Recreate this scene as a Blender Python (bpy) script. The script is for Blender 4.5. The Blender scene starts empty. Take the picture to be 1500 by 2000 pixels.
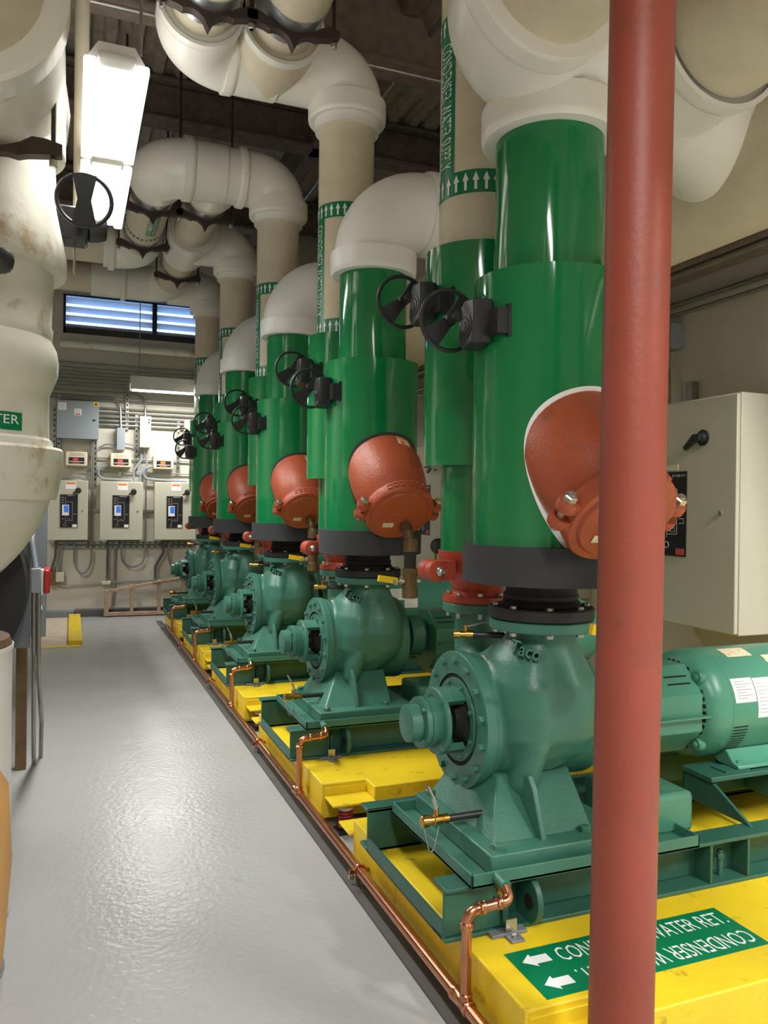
import bpy, bmesh, math, random
from mathutils import Vector, Matrix
random.seed(7)
scn = bpy.context.scene
COL = scn.collection
PI = math.pi
SP = 1.9075                       # pump spacing
# ------------------------------------------------------------------ materials
def lin(c):
    return tuple(((v/12.92) if v <= .04045 else ((v+.055)/1.055)**2.4) for v in c)
def mat(name, rgb, rough=.5, metal=0., var=.08, vscale=6., bump=0., bscale=60., coat=0., spec=.5,
        dirt=None, dirt_amt=0., dirt_scale=4., dirt_lo=.55, bstretch=None, emis=None, estr=0.):
    m = bpy.data.materials.new(name); m.use_nodes = True
    nt = m.node_tree; N = nt.nodes; L = nt.links
    b = N['Principled BSDF']
    base = lin([v/255 for v in rgb])
    tc = N.new('ShaderNodeTexCoord')
    nz = N.new('ShaderNodeTexNoise'); nz.inputs['Scale'].default_value = vscale; nz.inputs['Detail'].default_value = 5
    L.new(tc.outputs['Object'], nz.inputs['Vector'])
    rp = N.new('ShaderNodeValToRGB')
    rp.color_ramp.elements[0].position = .3; rp.color_ramp.elements[1].position = .7
    rp.color_ramp.elements[0].color = tuple(max(0, c*(1-var)) for c in base)+(1,)
    rp.color_ramp.elements[1].color = tuple(min(1, c*(1+var)) for c in base)+(1,)
    L.new(nz.outputs['Fac'], rp.inputs['Fac'])
    out = rp.outputs['Color']
    if dirt:
        n2 = N.new('ShaderNodeTexNoise'); n2.inputs['Scale'].default_value = dirt_scale; n2.inputs['Detail'].default_value = 8
        n2.inputs['Roughness'].default_value = .65
        L.new(tc.outputs['Object'], n2.inputs['Vector'])
        r2 = N.new('ShaderNodeValToRGB'); r2.color_ramp.elements[0].position = dirt_lo; r2.color_ramp.elements[1].position = min(1, dirt_lo+.12)
        r2.color_ramp.elements[0].color = (0, 0, 0, 1); r2.color_ramp.elements[1].color = (dirt_amt,)*3+(1,)
        L.new(n2.outputs['Fac'], r2.inputs['Fac'])
        mx = N.new('ShaderNodeMix'); mx.data_type = 'RGBA'
        L.new(r2.outputs['Color'], mx.inputs[0]); L.new(out, mx.inputs[6])
        mx.inputs[7].default_value = lin([v/255 for v in dirt])+(1,)
        out = mx.outputs[2]
    L.new(out, b.inputs['Base Color'])
    b.inputs['Roughness'].default_value = rough; b.inputs['Metallic'].default_value = metal
    b.inputs['Specular IOR Level'].default_value = spec
    b.inputs['Coat Weight'].default_value = coat; b.inputs['Coat Roughness'].default_value = .06
    if bump:
        n3 = N.new('ShaderNodeTexNoise'); n3.inputs['Scale'].default_value = bscale; n3.inputs['Detail'].default_value = 3
        if bstretch:
            mp = N.new('ShaderNodeMapping'); mp.inputs['Scale'].default_value = bstretch
            L.new(tc.outputs['Object'], mp.inputs['Vector']); L.new(mp.outputs['Vector'], n3.inputs['Vector'])
        else: L.new(tc.outputs['Object'], n3.inputs['Vector'])
        bp = N.new('ShaderNodeBump'); bp.inputs['Strength'].default_value = bump; bp.inputs['Distance'].default_value = .01
        L.new(n3.outputs['Fac'], bp.inputs['Height']); L.new(bp.outputs['Normal'], b.inputs['Normal'])
    if emis:
        b.inputs['Emission Color'].default_value = lin([v/255 for v in emis])+(1,); b.inputs['Emission Strength'].default_value = estr
    return m
M = {}
M['pump'] = mat('pump_green_paint', (62,116,100), .38, 0, .06, 5, .12, 90, dirt=(120,125,90), dirt_amt=.25, dirt_lo=.6)
M['pumpdk'] = mat('skid_green_paint', (46,94,80), .42, 0, .08, 5, .1, 60, dirt=(110,100,70), dirt_amt=.3, dirt_lo=.6)
M['motor'] = mat('motor_green_paint', (72,136,114), .33, 0, .05, 5, .06, 80, dirt=(150,150,100), dirt_amt=.3, dirt_lo=.58)
M['sleeve'] = mat('green_pvc_jacket', (18,120,66), .09, 0, .05, 2, .12, 5, spec=.55, bstretch=(1, 1, .07))
M['beige'] = mat('beige_canvas_lagging', (205,195,172), .6, 0, .06, 8, .25, 30, dirt=(176,160,130), dirt_amt=.3, dirt_lo=.62)
M['white'] = mat('white_pvc_fitting', (228,226,216), .3, 0, .03, 3, .05, 5, dirt=(200,190,165), dirt_amt=.25, dirt_lo=.62)
M['whiteB'] = mat('bright_white_pvc_fitting', (236,237,238), .35, 0, .02, 3)
M['oldwhite'] = mat('stained_white_mastic', (216,214,200), .38, 0, .05, 4, .3, 8, dirt=(158,124,72), dirt_amt=.95, dirt_scale=2.7, dirt_lo=.57)
M['silver'] = mat('galvanised_shield', (176,180,184), .35, .9, .1, 10)
M['galv'] = mat('galvanised_conduit', (150,148,142), .4, .7, .1, 12)
M['steel'] = mat('zinc_bolt_steel', (190,188,180), .3, .9, .1, 20)
M['foam'] = mat('black_rubber_foam', (52,54,58), .85, 0, .08, 30, .2, 200)
M['rubber'] = mat('black_rubber', (30,29,29), .6, 0, .15, 20, .2, 60)
M['black'] = mat('black_painted_metal', (40,41,43), .34, 0, .1, 20, .1, 90)
M['dark'] = mat('dark_recess', (12,16,15), .8)
M['orange'] = mat('orange_cast_iron_paint', (172,82,52), .42, 0, .1, 6, .25, 90, dirt=(104,74,54), dirt_amt=.8, dirt_scale=6, dirt_lo=.56)
M['red'] = mat('red_primer_casting', (165,62,38), .45, 0, .12, 8, .1, 60)
M['pole'] = mat('red_oxide_primer', (138,62,46), .48, 0, .1, 3, .12, 50, dirt=(96,66,54), dirt_amt=.75, dirt_scale=2.8, dirt_lo=.57)
M['yellow'] = mat('yellow_concrete_paint', (230,200,36), .42, 0, .06, 5, .12, 40, dirt=(120,95,25), dirt_amt=.8, dirt_scale=11, dirt_lo=.6)
M['copper'] = mat('copper_tube', (202,140,108), .24, 1, .12, 10)
M['brass'] = mat('brass', (196,152,76), .25, 1, .1, 20)
M['bronze'] = mat('aged_brass_pipe', (112,92,64), .45, .5, .2, 14)
M['hanger'] = mat('brown_black_iron', (64,50,44), .6, .2, .15, 12)
M['rust'] = mat('rusty_iron', (112,74,48), .65, .2, .2, 10)
M['panel'] = mat('cabinet_beige_grey', (190,187,170), .4, 0, .02, 3)
M['cream'] = mat('cream_plastic', (222,208,178), .45, 0, .03, 5)
M['greybox'] = mat('grey_steel_enclosure', (142,150,156), .42, 0, .04, 4)
M['greyst'] = mat('grey_equipment_steel', (118,124,132), .45, .1, .08, 5, dirt=(110,95,80), dirt_amt=.4, dirt_lo=.62)
M['signgreen'] = mat('sign_green_vinyl', (0,118,76), .35, 0, .03, 10)
M['signwhite'] = mat('sign_white_vinyl', (232,236,238), .4, 0, .02, 10)
M['paper'] = mat('paper_label', (238,236,230), .5, 0, .05, 80)
M['buff'] = mat('buff_label', (222,210,178), .5, 0, .12, 90, dirt=(120,100,70), dirt_amt=.6, dirt_scale=60, dirt_lo=.55)
M['ink'] = mat('printed_grey_ink', (150,148,150), .6)
M['inkblk'] = mat('printed_black_ink', (24,24,26), .5)
M['inkorange'] = mat('printed_orange_ink', (226,120,40), .5)
M['inkred'] = mat('printed_red_ink', (206,80,72), .5)
M['screen'] = mat('keypad_blue_screen', (60,110,210), .3, emis=(60,120,230), estr=.25)
M['wood'] = mat('weathered_ladder_wood', (168,140,116), .7, 0, .2, 12, .1, 40)
M['card'] = mat('tan_shell', (196,150,92), .6, 0, .12, 6)
M['valveyellow'] = mat('yellow_vinyl_grip', (240,200,10), .4, 0, .04, 10)
M['redspring'] = mat('red_coil_spring', (150,50,34), .5)
M['redhandle'] = mat('red_switch_handle', (176,22,34), .35)
M['lightbox'] = mat('white_fixture_enamel', (228,228,226), .4)
M['tube'] = mat('glowing_lamp_diffuser', (255,255,255), .5, emis=(255,250,242), estr=2.2)
M['drumtop'] = mat('brown_drum_lid', (110,86,66), .6, .1, .2, 8)
M['drumwhite'] = mat('white_drum_shell', (224,224,222), .4, 0, .03, 4)

def floor_mat():
    m = mat('grey_epoxy_floor', (167,168,168), .2, 0, .05, 1.3, 0, 6, spec=.5, dirt=(120,112,100), dirt_amt=.45, dirt_scale=3.5, dirt_lo=.66)
    nt = m.node_tree; N = nt.nodes; L = nt.links; b = N['Principled BSDF']
    tc = [n for n in N if n.type == 'TEX_COORD'][0]
    n1 = N.new('ShaderNodeTexNoise'); n1.inputs['Scale'].default_value = 38; n1.inputs['Detail'].default_value = 4
    n2 = N.new('ShaderNodeTexNoise'); n2.inputs['Scale'].default_value = 1.6; n2.inputs['Detail'].default_value = 3
    L.new(tc.outputs['Object'], n1.inputs['Vector']); L.new(tc.outputs['Object'], n2.inputs['Vector'])
    bp = N.new('ShaderNodeBump'); bp.inputs['Strength'].default_value = .34; bp.inputs['Distance'].default_value = .008
    L.new(n1.outputs['Fac'], bp.inputs['Height'])
    b2 = N.new('ShaderNodeBump'); b2.inputs['Strength'].default_value = .15; b2.inputs['Distance'].default_value = .05
    L.new(n2.outputs['Fac'], b2.inputs['Height']); L.new(bp.outputs['Normal'], b2.inputs['Normal'])
    L.new(b2.outputs['Normal'], b.inputs['Normal'])
    mr = N.new('ShaderNodeMapRange'); mr.inputs[3].default_value = .1; mr.inputs[4].default_value = .34
    L.new(n2.outputs['Fac'], mr.inputs[0]); L.new(mr.outputs[0], b.inputs['Roughness'])
    return m
M['floor'] = floor_mat()
M['wall'] = mat('painted_concrete_wall', (196,190,176), .6, 0, .08, 1.2, .2, 14, dirt=(140,116,86), dirt_amt=.45, dirt_scale=1.6, dirt_lo=.6)
M['wallR'] = mat('painted_plaster_wall', (200,194,180), .65, 0, .05, 1.5, .15, 10)
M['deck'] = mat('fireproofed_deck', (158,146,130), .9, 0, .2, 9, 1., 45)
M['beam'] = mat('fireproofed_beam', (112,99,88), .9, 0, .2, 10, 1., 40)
M['bare'] = mat('bare_concrete', (196,180,160), .7, 0, .12, 6, .3, 25, dirt=(120,90,60), dirt_amt=.5, dirt_scale=7, dirt_lo=.6)
M['curb_and_shadow'] = mat('dark_curb_and_shadow', (84,82,82), .6, 0, .1, 5)  # also colours the painted shadow strip under the copper drain

# ------------------------------------------------------------------ mesh builder
def perp(a):
    a = Vector(a).normalized()
    h = Vector((0, 0, 1)) if abs(a.z) < .9 else Vector((1, 0, 0))
    u = h.cross(a).normalized(); return u, a.cross(u).normalized()
class MB:
    def __init__(s): s.bm = bmesh.new()
    def poly(s, pts, flip=False):
        vs = [s.bm.verts.new(p) for p in pts]
        s.bm.faces.new(vs if not flip else vs[::-1]); return s
    def box(s, x0, x1, y0, y1, z0, z1, rot=None, piv=None):
        c = [Vector((x, y, z)) for z in (z0, z1) for x, y in ((x0, y0), (x1, y0), (x1, y1), (x0, y1))]
        if rot is not None:
            p = Vector(piv) if piv is not None else Vector(((x0+x1)/2, (y0+y1)/2, (z0+z1)/2))
            c = [p+rot @ (v-p) for v in c]
        v = [s.bm.verts.new(p) for p in c]
        for f in ((3,2,1,0), (4,5,6,7), (0,1,5,4), (1,2,6,5), (2,3,7,6), (3,0,4,7)):
            s.bm.faces.new([v[i] for i in f])
        return s
    def rings(s, rings, close0=True, close1=True):
        R = [[s.bm.verts.new(p) for p in r] for r in rings]
        n = len(R[0])
        for a, b in zip(R, R[1:]):
            for i in range(n):
                j = (i+1) % n
                s.bm.faces.new((a[i], a[j], b[j], b[i]))
        if close0: s.bm.faces.new(R[0][::-1])
        if close1: s.bm.faces.new(R[-1])
        return s
    def lathe(s, o, ax, prof, seg=32, caps=True, sc=(1, 1)):
        o = Vector(o); a = Vector(ax).normalized(); u, v = perp(a)
        rs = []
        for t, r in prof:
            r = max(r, .0002)
            rs.append([o+a*t+(u*math.cos(2*PI*i/seg)*sc[0]+v*math.sin(2*PI*i/seg)*sc[1])*r for i in range(seg)])
        return s.rings(rs, caps, caps)
    def cyl(s, p0, p1, r, r1=None, seg=20):
        p0 = Vector(p0); d = Vector(p1)-p0
        return s.lathe(p0, d, ((0, r), (d.length, r if r1 is None else r1)), seg)
    def hexa(s, p, ax, r, h):
        return s.lathe(p, ax, ((0, r), (h*.85, r), (h, r*.8)), 6)
    def ball(s, c, r, seg=20, n=10, sc=1.):
        return s.lathe(c, (0, 0, 1), [(-r*sc*math.cos(PI*i/n), r*math.sin(PI*i/n)) for i in range(n+1)], seg)
    def torus(s, c, ax, R, r, seg=40, k=10):
        c = Vector(c); a = Vector(ax).normalized(); u, v = perp(a)
        g = []
        for i in range(seg):
            d = u*math.cos(2*PI*i/seg)+v*math.sin(2*PI*i/seg)
            g.append([s.bm.verts.new(c+d*(R+r*math.cos(2*PI*j/k))+a*r*math.sin(2*PI*j/k)) for j in range(k)])
        for i in range(seg):
            for j in range(k):
                s.bm.faces.new((g[i][j], g[(i+1) % seg][j], g[(i+1) % seg][(j+1) % k], g[i][(j+1) % k]))
        return s
    def path(s, pts, bend=.05, n=8):
        P = [Vector(p) for p in pts]; out = [P[0]]
        for a, b, c in zip(P, P[1:], P[2:]):
            d0 = (a-b).normalized(); d1 = (c-b).normalized()
            ang = d0.angle(d1)
            if ang > PI-.02: out.append(b); continue
            t = min(bend/math.tan(ang/2), (a-b).length*.49 if len(P) > 3 else (a-b).length*.98, (c-b).length*.98 if len(P) <= 3 else (c-b).length*.49)
            R = t*math.tan(ang/2); cen = b+(d0+d1).normalized()*(R/math.sin(ang/2))
            s0 = b+d0*t-cen; s1 = b+d1*t-cen; tot = s0.angle(s1); axx = s0.cross(s1).normalized()
            for k in range(n+1): out.append(cen+Matrix.Rotation(tot*k/n, 3, axx) @ s0)
        out.append(P[-1]); return out
    def tube(s, pts, r, bend=.05, seg=12, n=8, r1=None):
        p = s.path(pts, bend, n) if len(pts) > 2 and bend > 0 else [Vector(q) for q in pts]
        q = [p[0]]
        for x in p[1:]:
            if (x-q[-1]).length > 1e-5: q.append(x)
        p = q
        t0 = (p[1]-p[0]).normalized(); u, v = perp(t0); rs = []
        for i, c in enumerate(p):
            t = (p[min(i+1, len(p)-1)]-p[max(i-1, 0)]).normalized()
            u = (u-t*u.dot(t)).normalized(); v = t.cross(u)
            rr = r if r1 is None else r+(r1-r)*i/(len(p)-1)
            rs.append([c+(u*math.cos(2*PI*k/seg)+v*math.sin(2*PI*k/seg))*rr for k in range(seg)])
        return s.rings(rs)
    def prism(s, poly, o, u, v, depth):
        o = Vector(o); u = Vector(u); v = Vector(v); n = u.cross(v).normalized()
        a = [o+u*x+v*y for x, y in poly]; b = [p+n*depth for p in a]
        return s.rings([a, b])
    def build(s, name, m, parent=None, ang=35, bevel=0., smooth=True):
        bm = s.bm
        bmesh.ops.recalc_face_normals(bm, faces=bm.faces)
        if parent is not None:
            off = wloc(parent)
        else:
            xs = [v.co for v in bm.verts]
            off = Vector(((min(p.x for p in xs)+max(p.x for p in xs))/2, (min(p.y for p in xs)+max(p.y for p in xs))/2, min(p.z for p in xs)))
        for v in bm.verts: v.co -= off
        me = bpy.data.meshes.new(name); bm.to_mesh(me); bm.free()
        o = bpy.data.objects.new(name, me); COL.objects.link(o)
        me.materials.append(M[m] if isinstance(m, str) else m)
        if smooth:
            me.shade_smooth(); me.set_sharp_from_angle(angle=math.radians(ang))
        if bevel:
            md = o.modifiers.new('bevel', 'BEVEL'); md.width = bevel; md.segments = 2; md.limit_method = 'ANGLE'; md.angle_limit = math.radians(40)
        if parent is not None: o.parent = parent
        else: o.location = off
        return o
def wloc(o):
    l = Vector(o.location)
    while o.parent: o = o.parent; l += Vector(o.location)
    return l
def tag(o, label=None, cat=None, group=None, kind=None):
    if label: o['label'] = label
    if cat: o['category'] = cat
    if group: o['group'] = group
    if kind: o['kind'] = kind
    return o
def thing(name, loc, label, cat, group=None):
    o = bpy.data.objects.new(name, None); COL.objects.link(o); o.location = loc; o.empty_display_size = .1
    return tag(o, label, cat, group)
def copy_tree(o, dx=(0, 0, 0), label=None, parent=None):
    c = o.copy(); COL.objects.link(c)
    if parent is not None: c.parent = parent
    else: c.location = Vector(o.location)+Vector(dx)
    if label: c['label'] = label
    for ch in list(o.children): copy_tree(ch, parent=c)
    return c
def struct(o): o['kind'] = 'structure'; return o
# text as mesh geometry: list of (verts2d, faces)
_tx = {}
def text_geo(t, res=2):
    if t in _tx: return _tx[t]
    cu = bpy.data.curves.new('lettering', 'FONT'); cu.body = t; cu.resolution_u = res; cu.size = 1
    ob = bpy.data.objects.new('lettering', cu); COL.objects.link(ob)
    dg = bpy.context.evaluated_depsgraph_get(); dg.update()
    me = bpy.data.meshes.new_from_object(ob.evaluated_get(dg))
    vs = [(v.co.x, v.co.y) for v in me.vertices]; fs = [tuple(p.vertices) for p in me.polygons]
    bpy.data.objects.remove(ob); bpy.data.meshes.remove(me)
    x0 = min(v[0] for v in vs); x1 = max(v[0] for v in vs); y0 = min(v[1] for v in vs); y1 = max(v[1] for v in vs)
    vs = [((x-x0), (y-y0)) for x, y in vs]
    _tx[t] = (vs, fs, x1-x0, y1-y0); return _tx[t]
def add_text(mb, t, fn, w, h):
    """fn(u,v) -> point, text stretched to w x h"""
    vs, fs, W, H = text_geo(t)
    V = [mb.bm.verts.new(fn(x/W*w, y/H*h)) for x, y in vs]
    for f in fs:
        try: mb.bm.faces.new([V[i] for i in f])
        except ValueError: pass
def plane_fn(o, u, v):
    o = Vector(o); u = Vector(u); v = Vector(v)
    return lambda a, b: o+u*a+v*b

ORD = ['nearest the camera', 'second from the camera', 'third from the camera', 'fourth from the camera', 'farthest from the camera']
def five(o, fmt, group):
    """copies a thing along the row; fmt has %s for its place in the row"""
    o['group'] = group; o['label'] = fmt % ORD[0]
    r = [o]
    for n in range(1, 5): r.append(copy_tree(o, (0, n*SP, 0), fmt % ORD[n]))
    return r

# ------------------------------------------------------------------ room shell
RX, LX, BY, FY, CZ = 4.0, -3.2, 12.2, -4.0, 5.9
struct(MB().box(LX, RX, FY, BY, -.1, 0).build('floor', 'floor', smooth=False))
# corrugated deck ceiling, ribs running along the row
m = MB(); prof = []
x = LX
while x < RX:
    prof += [(x, CZ), (x+.09, CZ), (x+.12, CZ+.07), (x+.2, CZ+.07), (x+.23, CZ)]; x += .23
for (xa, za), (xb, zb) in zip(prof, prof[1:]):
    if xb-xa > 1e-6: m.poly([(xa, FY, za), (xb, FY, zb), (xb, BY, zb), (xa, BY, za)], True)
m.box(LX, RX, FY, BY, CZ+.08, CZ+.15)
struct(m.build('ceiling', 'deck', ang=20))
# back wall with window opening
WX0, WX1, WZ0, WZ1 = -.14, 2.35, 4.05, 4.6
m = MB().box(LX, RX, BY, BY+.2, 0, WZ0).box(LX, RX, BY, BY+.2, WZ1, CZ+.1).box(LX, WX0, BY, BY+.2, WZ0, WZ1).box(WX1, RX, BY, BY+.2, WZ0, WZ1)
struct(m.build('wall_back', 'wall', smooth=False))
struct(MB().box(RX, RX+.2, FY, BY, 0, CZ+.1).build('wall_right', 'wallR', smooth=False))
struct(MB().box(LX-.2, LX, FY, BY, 0, CZ+.1).build('wall_left', 'wallR', smooth=False))
struct(MB().box(LX, RX, FY-.2, FY, 0, CZ+.1).build('wall_front', 'wallR', smooth=False))
struct(MB().box(.06, 1.6, BY-.16, BY-.001, .001, .1).build('baseboard_back', 'curb_and_shadow', bevel=.008))
struct(MB().box(-.5, .05, BY-.14, BY-.001, .001, .09).build('trim_1', M['greyst'], bevel=.008))
# beams under the deck
def ibeam_x(y, z0, h, w, x0=LX, x1=RX):
    return MB().box(x0, x1, y-w/2, y+w/2, z0, z0+.05).box(x0, x1, y-.03, y+.03, z0+.05, z0+h-.05).box(x0, x1, y-w/2, y+w/2, z0+h-.05, z0+h)
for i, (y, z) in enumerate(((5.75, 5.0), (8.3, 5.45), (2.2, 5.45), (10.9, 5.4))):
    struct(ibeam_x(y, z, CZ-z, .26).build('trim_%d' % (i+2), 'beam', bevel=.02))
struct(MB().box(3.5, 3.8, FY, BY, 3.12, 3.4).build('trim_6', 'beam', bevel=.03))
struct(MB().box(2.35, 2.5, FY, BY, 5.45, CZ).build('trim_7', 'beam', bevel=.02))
# louvred window
w = bpy.data.objects.new('window_1', None); COL.objects.link(w); w.location = (.8, BY, WZ0); struct(w)
m = MB()
fw = .05
m.box(WX0, WX1, BY-.02, BY+.1, WZ0, WZ0+.085).box(WX0, WX1, BY-.02, BY+.1, WZ1-.02, WZ1).box(WX0, WX0+.035, BY-.02, BY+.1, WZ0, WZ1)
m.box(WX1-.035, WX1, BY-.02, BY+.1, WZ0, WZ1).box(1.085, 1.15, BY-.025, BY+.1, WZ0, WZ1)
m.build('window_frame', 'black', w)
mblade = mat('louvre_blade_metal', (214,222,232), .45, 0, .03)
for k in range(4):
    z = WZ0+.1+k*.125
    rot = Matrix.Rotation(math.radians(-38), 3, 'X')
    m = MB()
    for xa, xb in ((WX0+.036, 1.084), (1.151, WX1-.036)): m.box(xa, xb, BY+.0, BY+.105, z, z+.006, rot=rot)
    m.build('blade', mblade, w)
sk = mat('daylight_pane', (150,190,240), .5, emis=(150,188,240), estr=2.4)
MB().box(WX0+.01, WX1-.01, BY+.14, BY+.15, WZ0+.01, WZ1-.01).build('pane', sk, w)
struct(MB().box(-.3, -.29+.15, 9.53, 9.68, .001, .003).build('trim_8', 'yellow') if False else MB().box(-.34, .11, 9.53, 9.66, .0005, .004).box(-.02, .13, 9.66, 12.03, .0005, .05).build('trim_8', 'yellow', bevel=.004))
struct(MB().box(-.6, -.021, 9.67, 12.04, .0005, .0035).build('trim_9', 'bare'))

# ------------------------------------------------------------------ yellow inertia bases
B0, B1, BYN, BYF, BZ = 1.178, 3.6, 1.75, 3.43, .22
t = thing('inertia_base', (2.3, 2.65, .045), '', 'base')
nx, ny = .235, .12
out = [(B0, BYN+ny), (B0+nx, BYN+ny), (B0+nx, BYN), (B1, BYN), (B1, BYF), (B0+nx, BYF), (B0+nx, BYF-.125), (B0, BYF-.125)]
# near corner stays full on the aisle side, with a pocket cut for the spring bracket
MB().prism(out, (0, 0, .045), (1, 0, 0), (0, 1, 0), BZ-.045).build('concrete_slab', 'yellow', t, bevel=.006)
m = MB().box(B0+.012, B0+nx-.002, BYN-.03, BYN+ny+.02, .148, .16).box(B0+.012, B0+nx-.002, BYN+ny-.006, BYN+ny+.005, .06, .2)
m.build('bracket', 'yellow', t, bevel=.003)
m = MB().box(B0-.02, B0+nx-.002, BYF-.13, BYF+.02, .148, .16)
m.build('bracket', 'yellow', t, bevel=.003)
five(t, 'yellow painted concrete slab under the pump %s', 'yellow pump slabs')
# spring isolators
def isolator(x, y):
    t = thing('spring_isolator', (x, y, 0), '', 'spring mount')
    MB().box(x-.05, x+.05, y-.05, y+.05, .0005, .012).build('base_plate', 'black', t)
    pts = []
    for i in range(73):
        a = i/12*2*PI; pts.append((x+.032*math.cos(a), y+.032*math.sin(a), .02+.095*i/72))
    MB().tube(pts, .0065, 0, 6).build('coil', 'redspring', t)
    MB().lathe((x, y, .112), (0, 0, 1), ((0, .038), (.014, .038), (.028, .022), (.0355, .02)), 16).build('cap', 'cream', t)
    return t
five(isolator(B0+.1, BYN+.045), 'red spring mount at the near aisle corner of the slab %s', 'slab spring mounts, near corners')
five(isolator(B0+.1, BYF-.055), 'red spring mount at the far aisle corner of the slab %s', 'slab spring mounts, far corners')

# ------------------------------------------------------------------ pump
AY, AZ, PX = 2.75, .787, 1.685
NY, RY = 2.60, 3.17              # front and rear nozzles
p = thing('centrifugal_pump', (PX, AY, BZ), '', 'pump')
Rn, Rf, Rz0, Rz1 = 2.25, 2.96, BZ, .39
# near rail: channel open to the camera
m = MB().box(1.117, 3.4, Rn, Rn+.1, Rz0, Rz0+.014).box(1.117, 3.4, Rn, Rn+.1, Rz1-.014, Rz1).box(1.33, 3.4, Rn+.086, Rn+.1, Rz0+.014, Rz1-.014)
m.box(1.117, 1.33, Rn+.012, Rn+.026, Rz0+.014, Rz1-.014).box(1.325, 1.335, Rn+.0, Rn+.1, Rz0+.014, Rz1-.014)
for x in (2.2, 2.38, 2.9, 3.3): m.box(x, x+.012, Rn+.004, Rn+.09, Rz0+.014, Rz1-.014)
m.build('channel_rail', 'pumpdk', p, bevel=.003)
m = MB().box(1.117, 3.4, Rf, Rf+.014, Rz0, Rz1).box(1.117, 3.4, Rf-.0, Rf+.09, Rz1-.014, Rz1).box(1.117, 3.4, Rf, Rf+.09, Rz0, Rz0+.014)
m.build('channel_rail', 'pumpdk', p, bevel=.003)
MB().box(1.117, 1.125, Rn+.026, Rf, Rz0, Rz0+.058).box(1.117, 1.16, Rn+.026, Rf, Rz0, Rz0+.008).build('end_angle', 'pumpdk', p)
MB().box(2.05, 2.13, Rn+.1, Rf, Rz0, Rz1).box(3.3, 3.38, Rn+.1, Rf, Rz0, Rz1).build('cross_member', 'pumpdk', p)
# lifting lug with hole
def lug(x):
    m = MB(); n = 20; R = .078; cy, cz = Rn+.02, (Rz0+Rz1)/2
    oc = [(cy-R*math.sin(PI*i/n)*.95, cz+R*math.cos(PI*i/n)) for i in range(n+1)]
    o2 = [(Rn+.09, cz+R)]+oc+[(Rn+.09, cz-R)]
    m.prism([(a, b) for a, b in o2], (x, 0, 0), (0, 1, 0), (0, 0, 1), .022)
    return m
lug(1.425).build('lifting_lug', 'pumpdk', p, bevel=.003)
MB().lathe((1.42, Rn+.0, (Rz0+Rz1)/2), (1, 0, 0), ((0, .024), (.032, .024)), 20).build('lug_hole', 'dark', p)
# hold-down plate with bracket
MB().box(1.27, 1.40, Rn-.03, Rn+.06, Rz0+.001, Rz0+.012).box(1.315, 1.365, Rn-.075, Rn-.03, Rz0+.001, Rz0+.008).build('hold_down_plate', 'greyst', p, bevel=.002)
MB().box(1.32, 1.36, Rn-.03, Rn-.022, Rz0+.012, Rz0+.055).build('hold_down_clip', 'steel', p)
for x in (1.34,): MB().hexa((x, Rn-.052, Rz0+.008), (0, 0, 1), .011, .009).build('bolt', 'steel', p)
MB().cyl((2.29, Rn+.05, Rz0+.014), (2.29, Rn+.05, .33), .011).hexa((2.29, Rn+.05, .3), (0, 0, 1), .018, .018).build('anchor_bolt', 'pumpdk', p)
MB().cyl((1.365, Rn+.055, Rz0+.014), (1.365, Rn+.055, .33), .012).build('anchor_bolt', 'pumpdk', p)
# drip tray with rim
TX0, TX1, TY0, TY1, TZ = 1.195, 2.12, 2.225, 2.90, .437
m = MB().box(TX0, TX1, TY0, TY1, Rz1+.001, Rz1+.012)
m.box(TX0, TX0+.008, TY0, TY1, Rz1+.0, TZ).box(TX1-.008, TX1, TY0, TY1, Rz1, TZ).box(TX0, TX1, TY0, TY0+.008, Rz1, TZ).box(TX0, TX1, TY1-.008, TY1, Rz1, TZ)
m.build('drip_tray', 'pump', p, bevel=.002)
MB().cyl((1.288, TY0+.0, .418), (1.288, TY0-.055, .412), .019).build('tray_spout', 'pump', p)
# feet
FZ = TZ+.032
fx0, fx1, fy0, fy1 = 1.285, 1.86, 2.262, 2.88
m = MB().box(fx0, fx1, fy0, fy1, Rz1+.013, FZ)
m.build('foot_plate', 'pump', p, bevel=.006)
m = MB()
def slab4(a, b, th, n):      # quad plate through 4 corners thickened along n
    m.rings([[Vector(q) for q in a], [Vector(q)+Vector(n)*th for q in a]])
m.rings([[Vector(q) for q in ((1.335, 2.345, FZ-.004), (1.745, 2.345, FZ-.004), (1.745, 2.86, FZ-.004), (1.335, 2.86, FZ-.004))], [Vector(q) for q in ((1.46, 2.53, .63), (1.765, 2.53, .63), (1.765, 2.84, .63), (1.46, 2.84, .63))]])
m.build('pedestal', 'pump', p, bevel=.008)
m = MB().prism([(2.315, FZ-.004), (2.66, FZ-.004), (2.66, .66), (2.41, .66), (2.378, .62)], (1.512, 0, 0), (0, 1, 0), (0, 0, 1), .022)
m.build('rib', 'pump', p, bevel=.004)
for x, y in ((1.335, fy0+.04), (1.70, fy0+.07), (1.335, fy1-.04), (1.8, fy1-.04)):
    MB().hexa((x, y, FZ), (0, 0, 1), .021, .02).build('bolt', 'pump', p)
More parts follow.
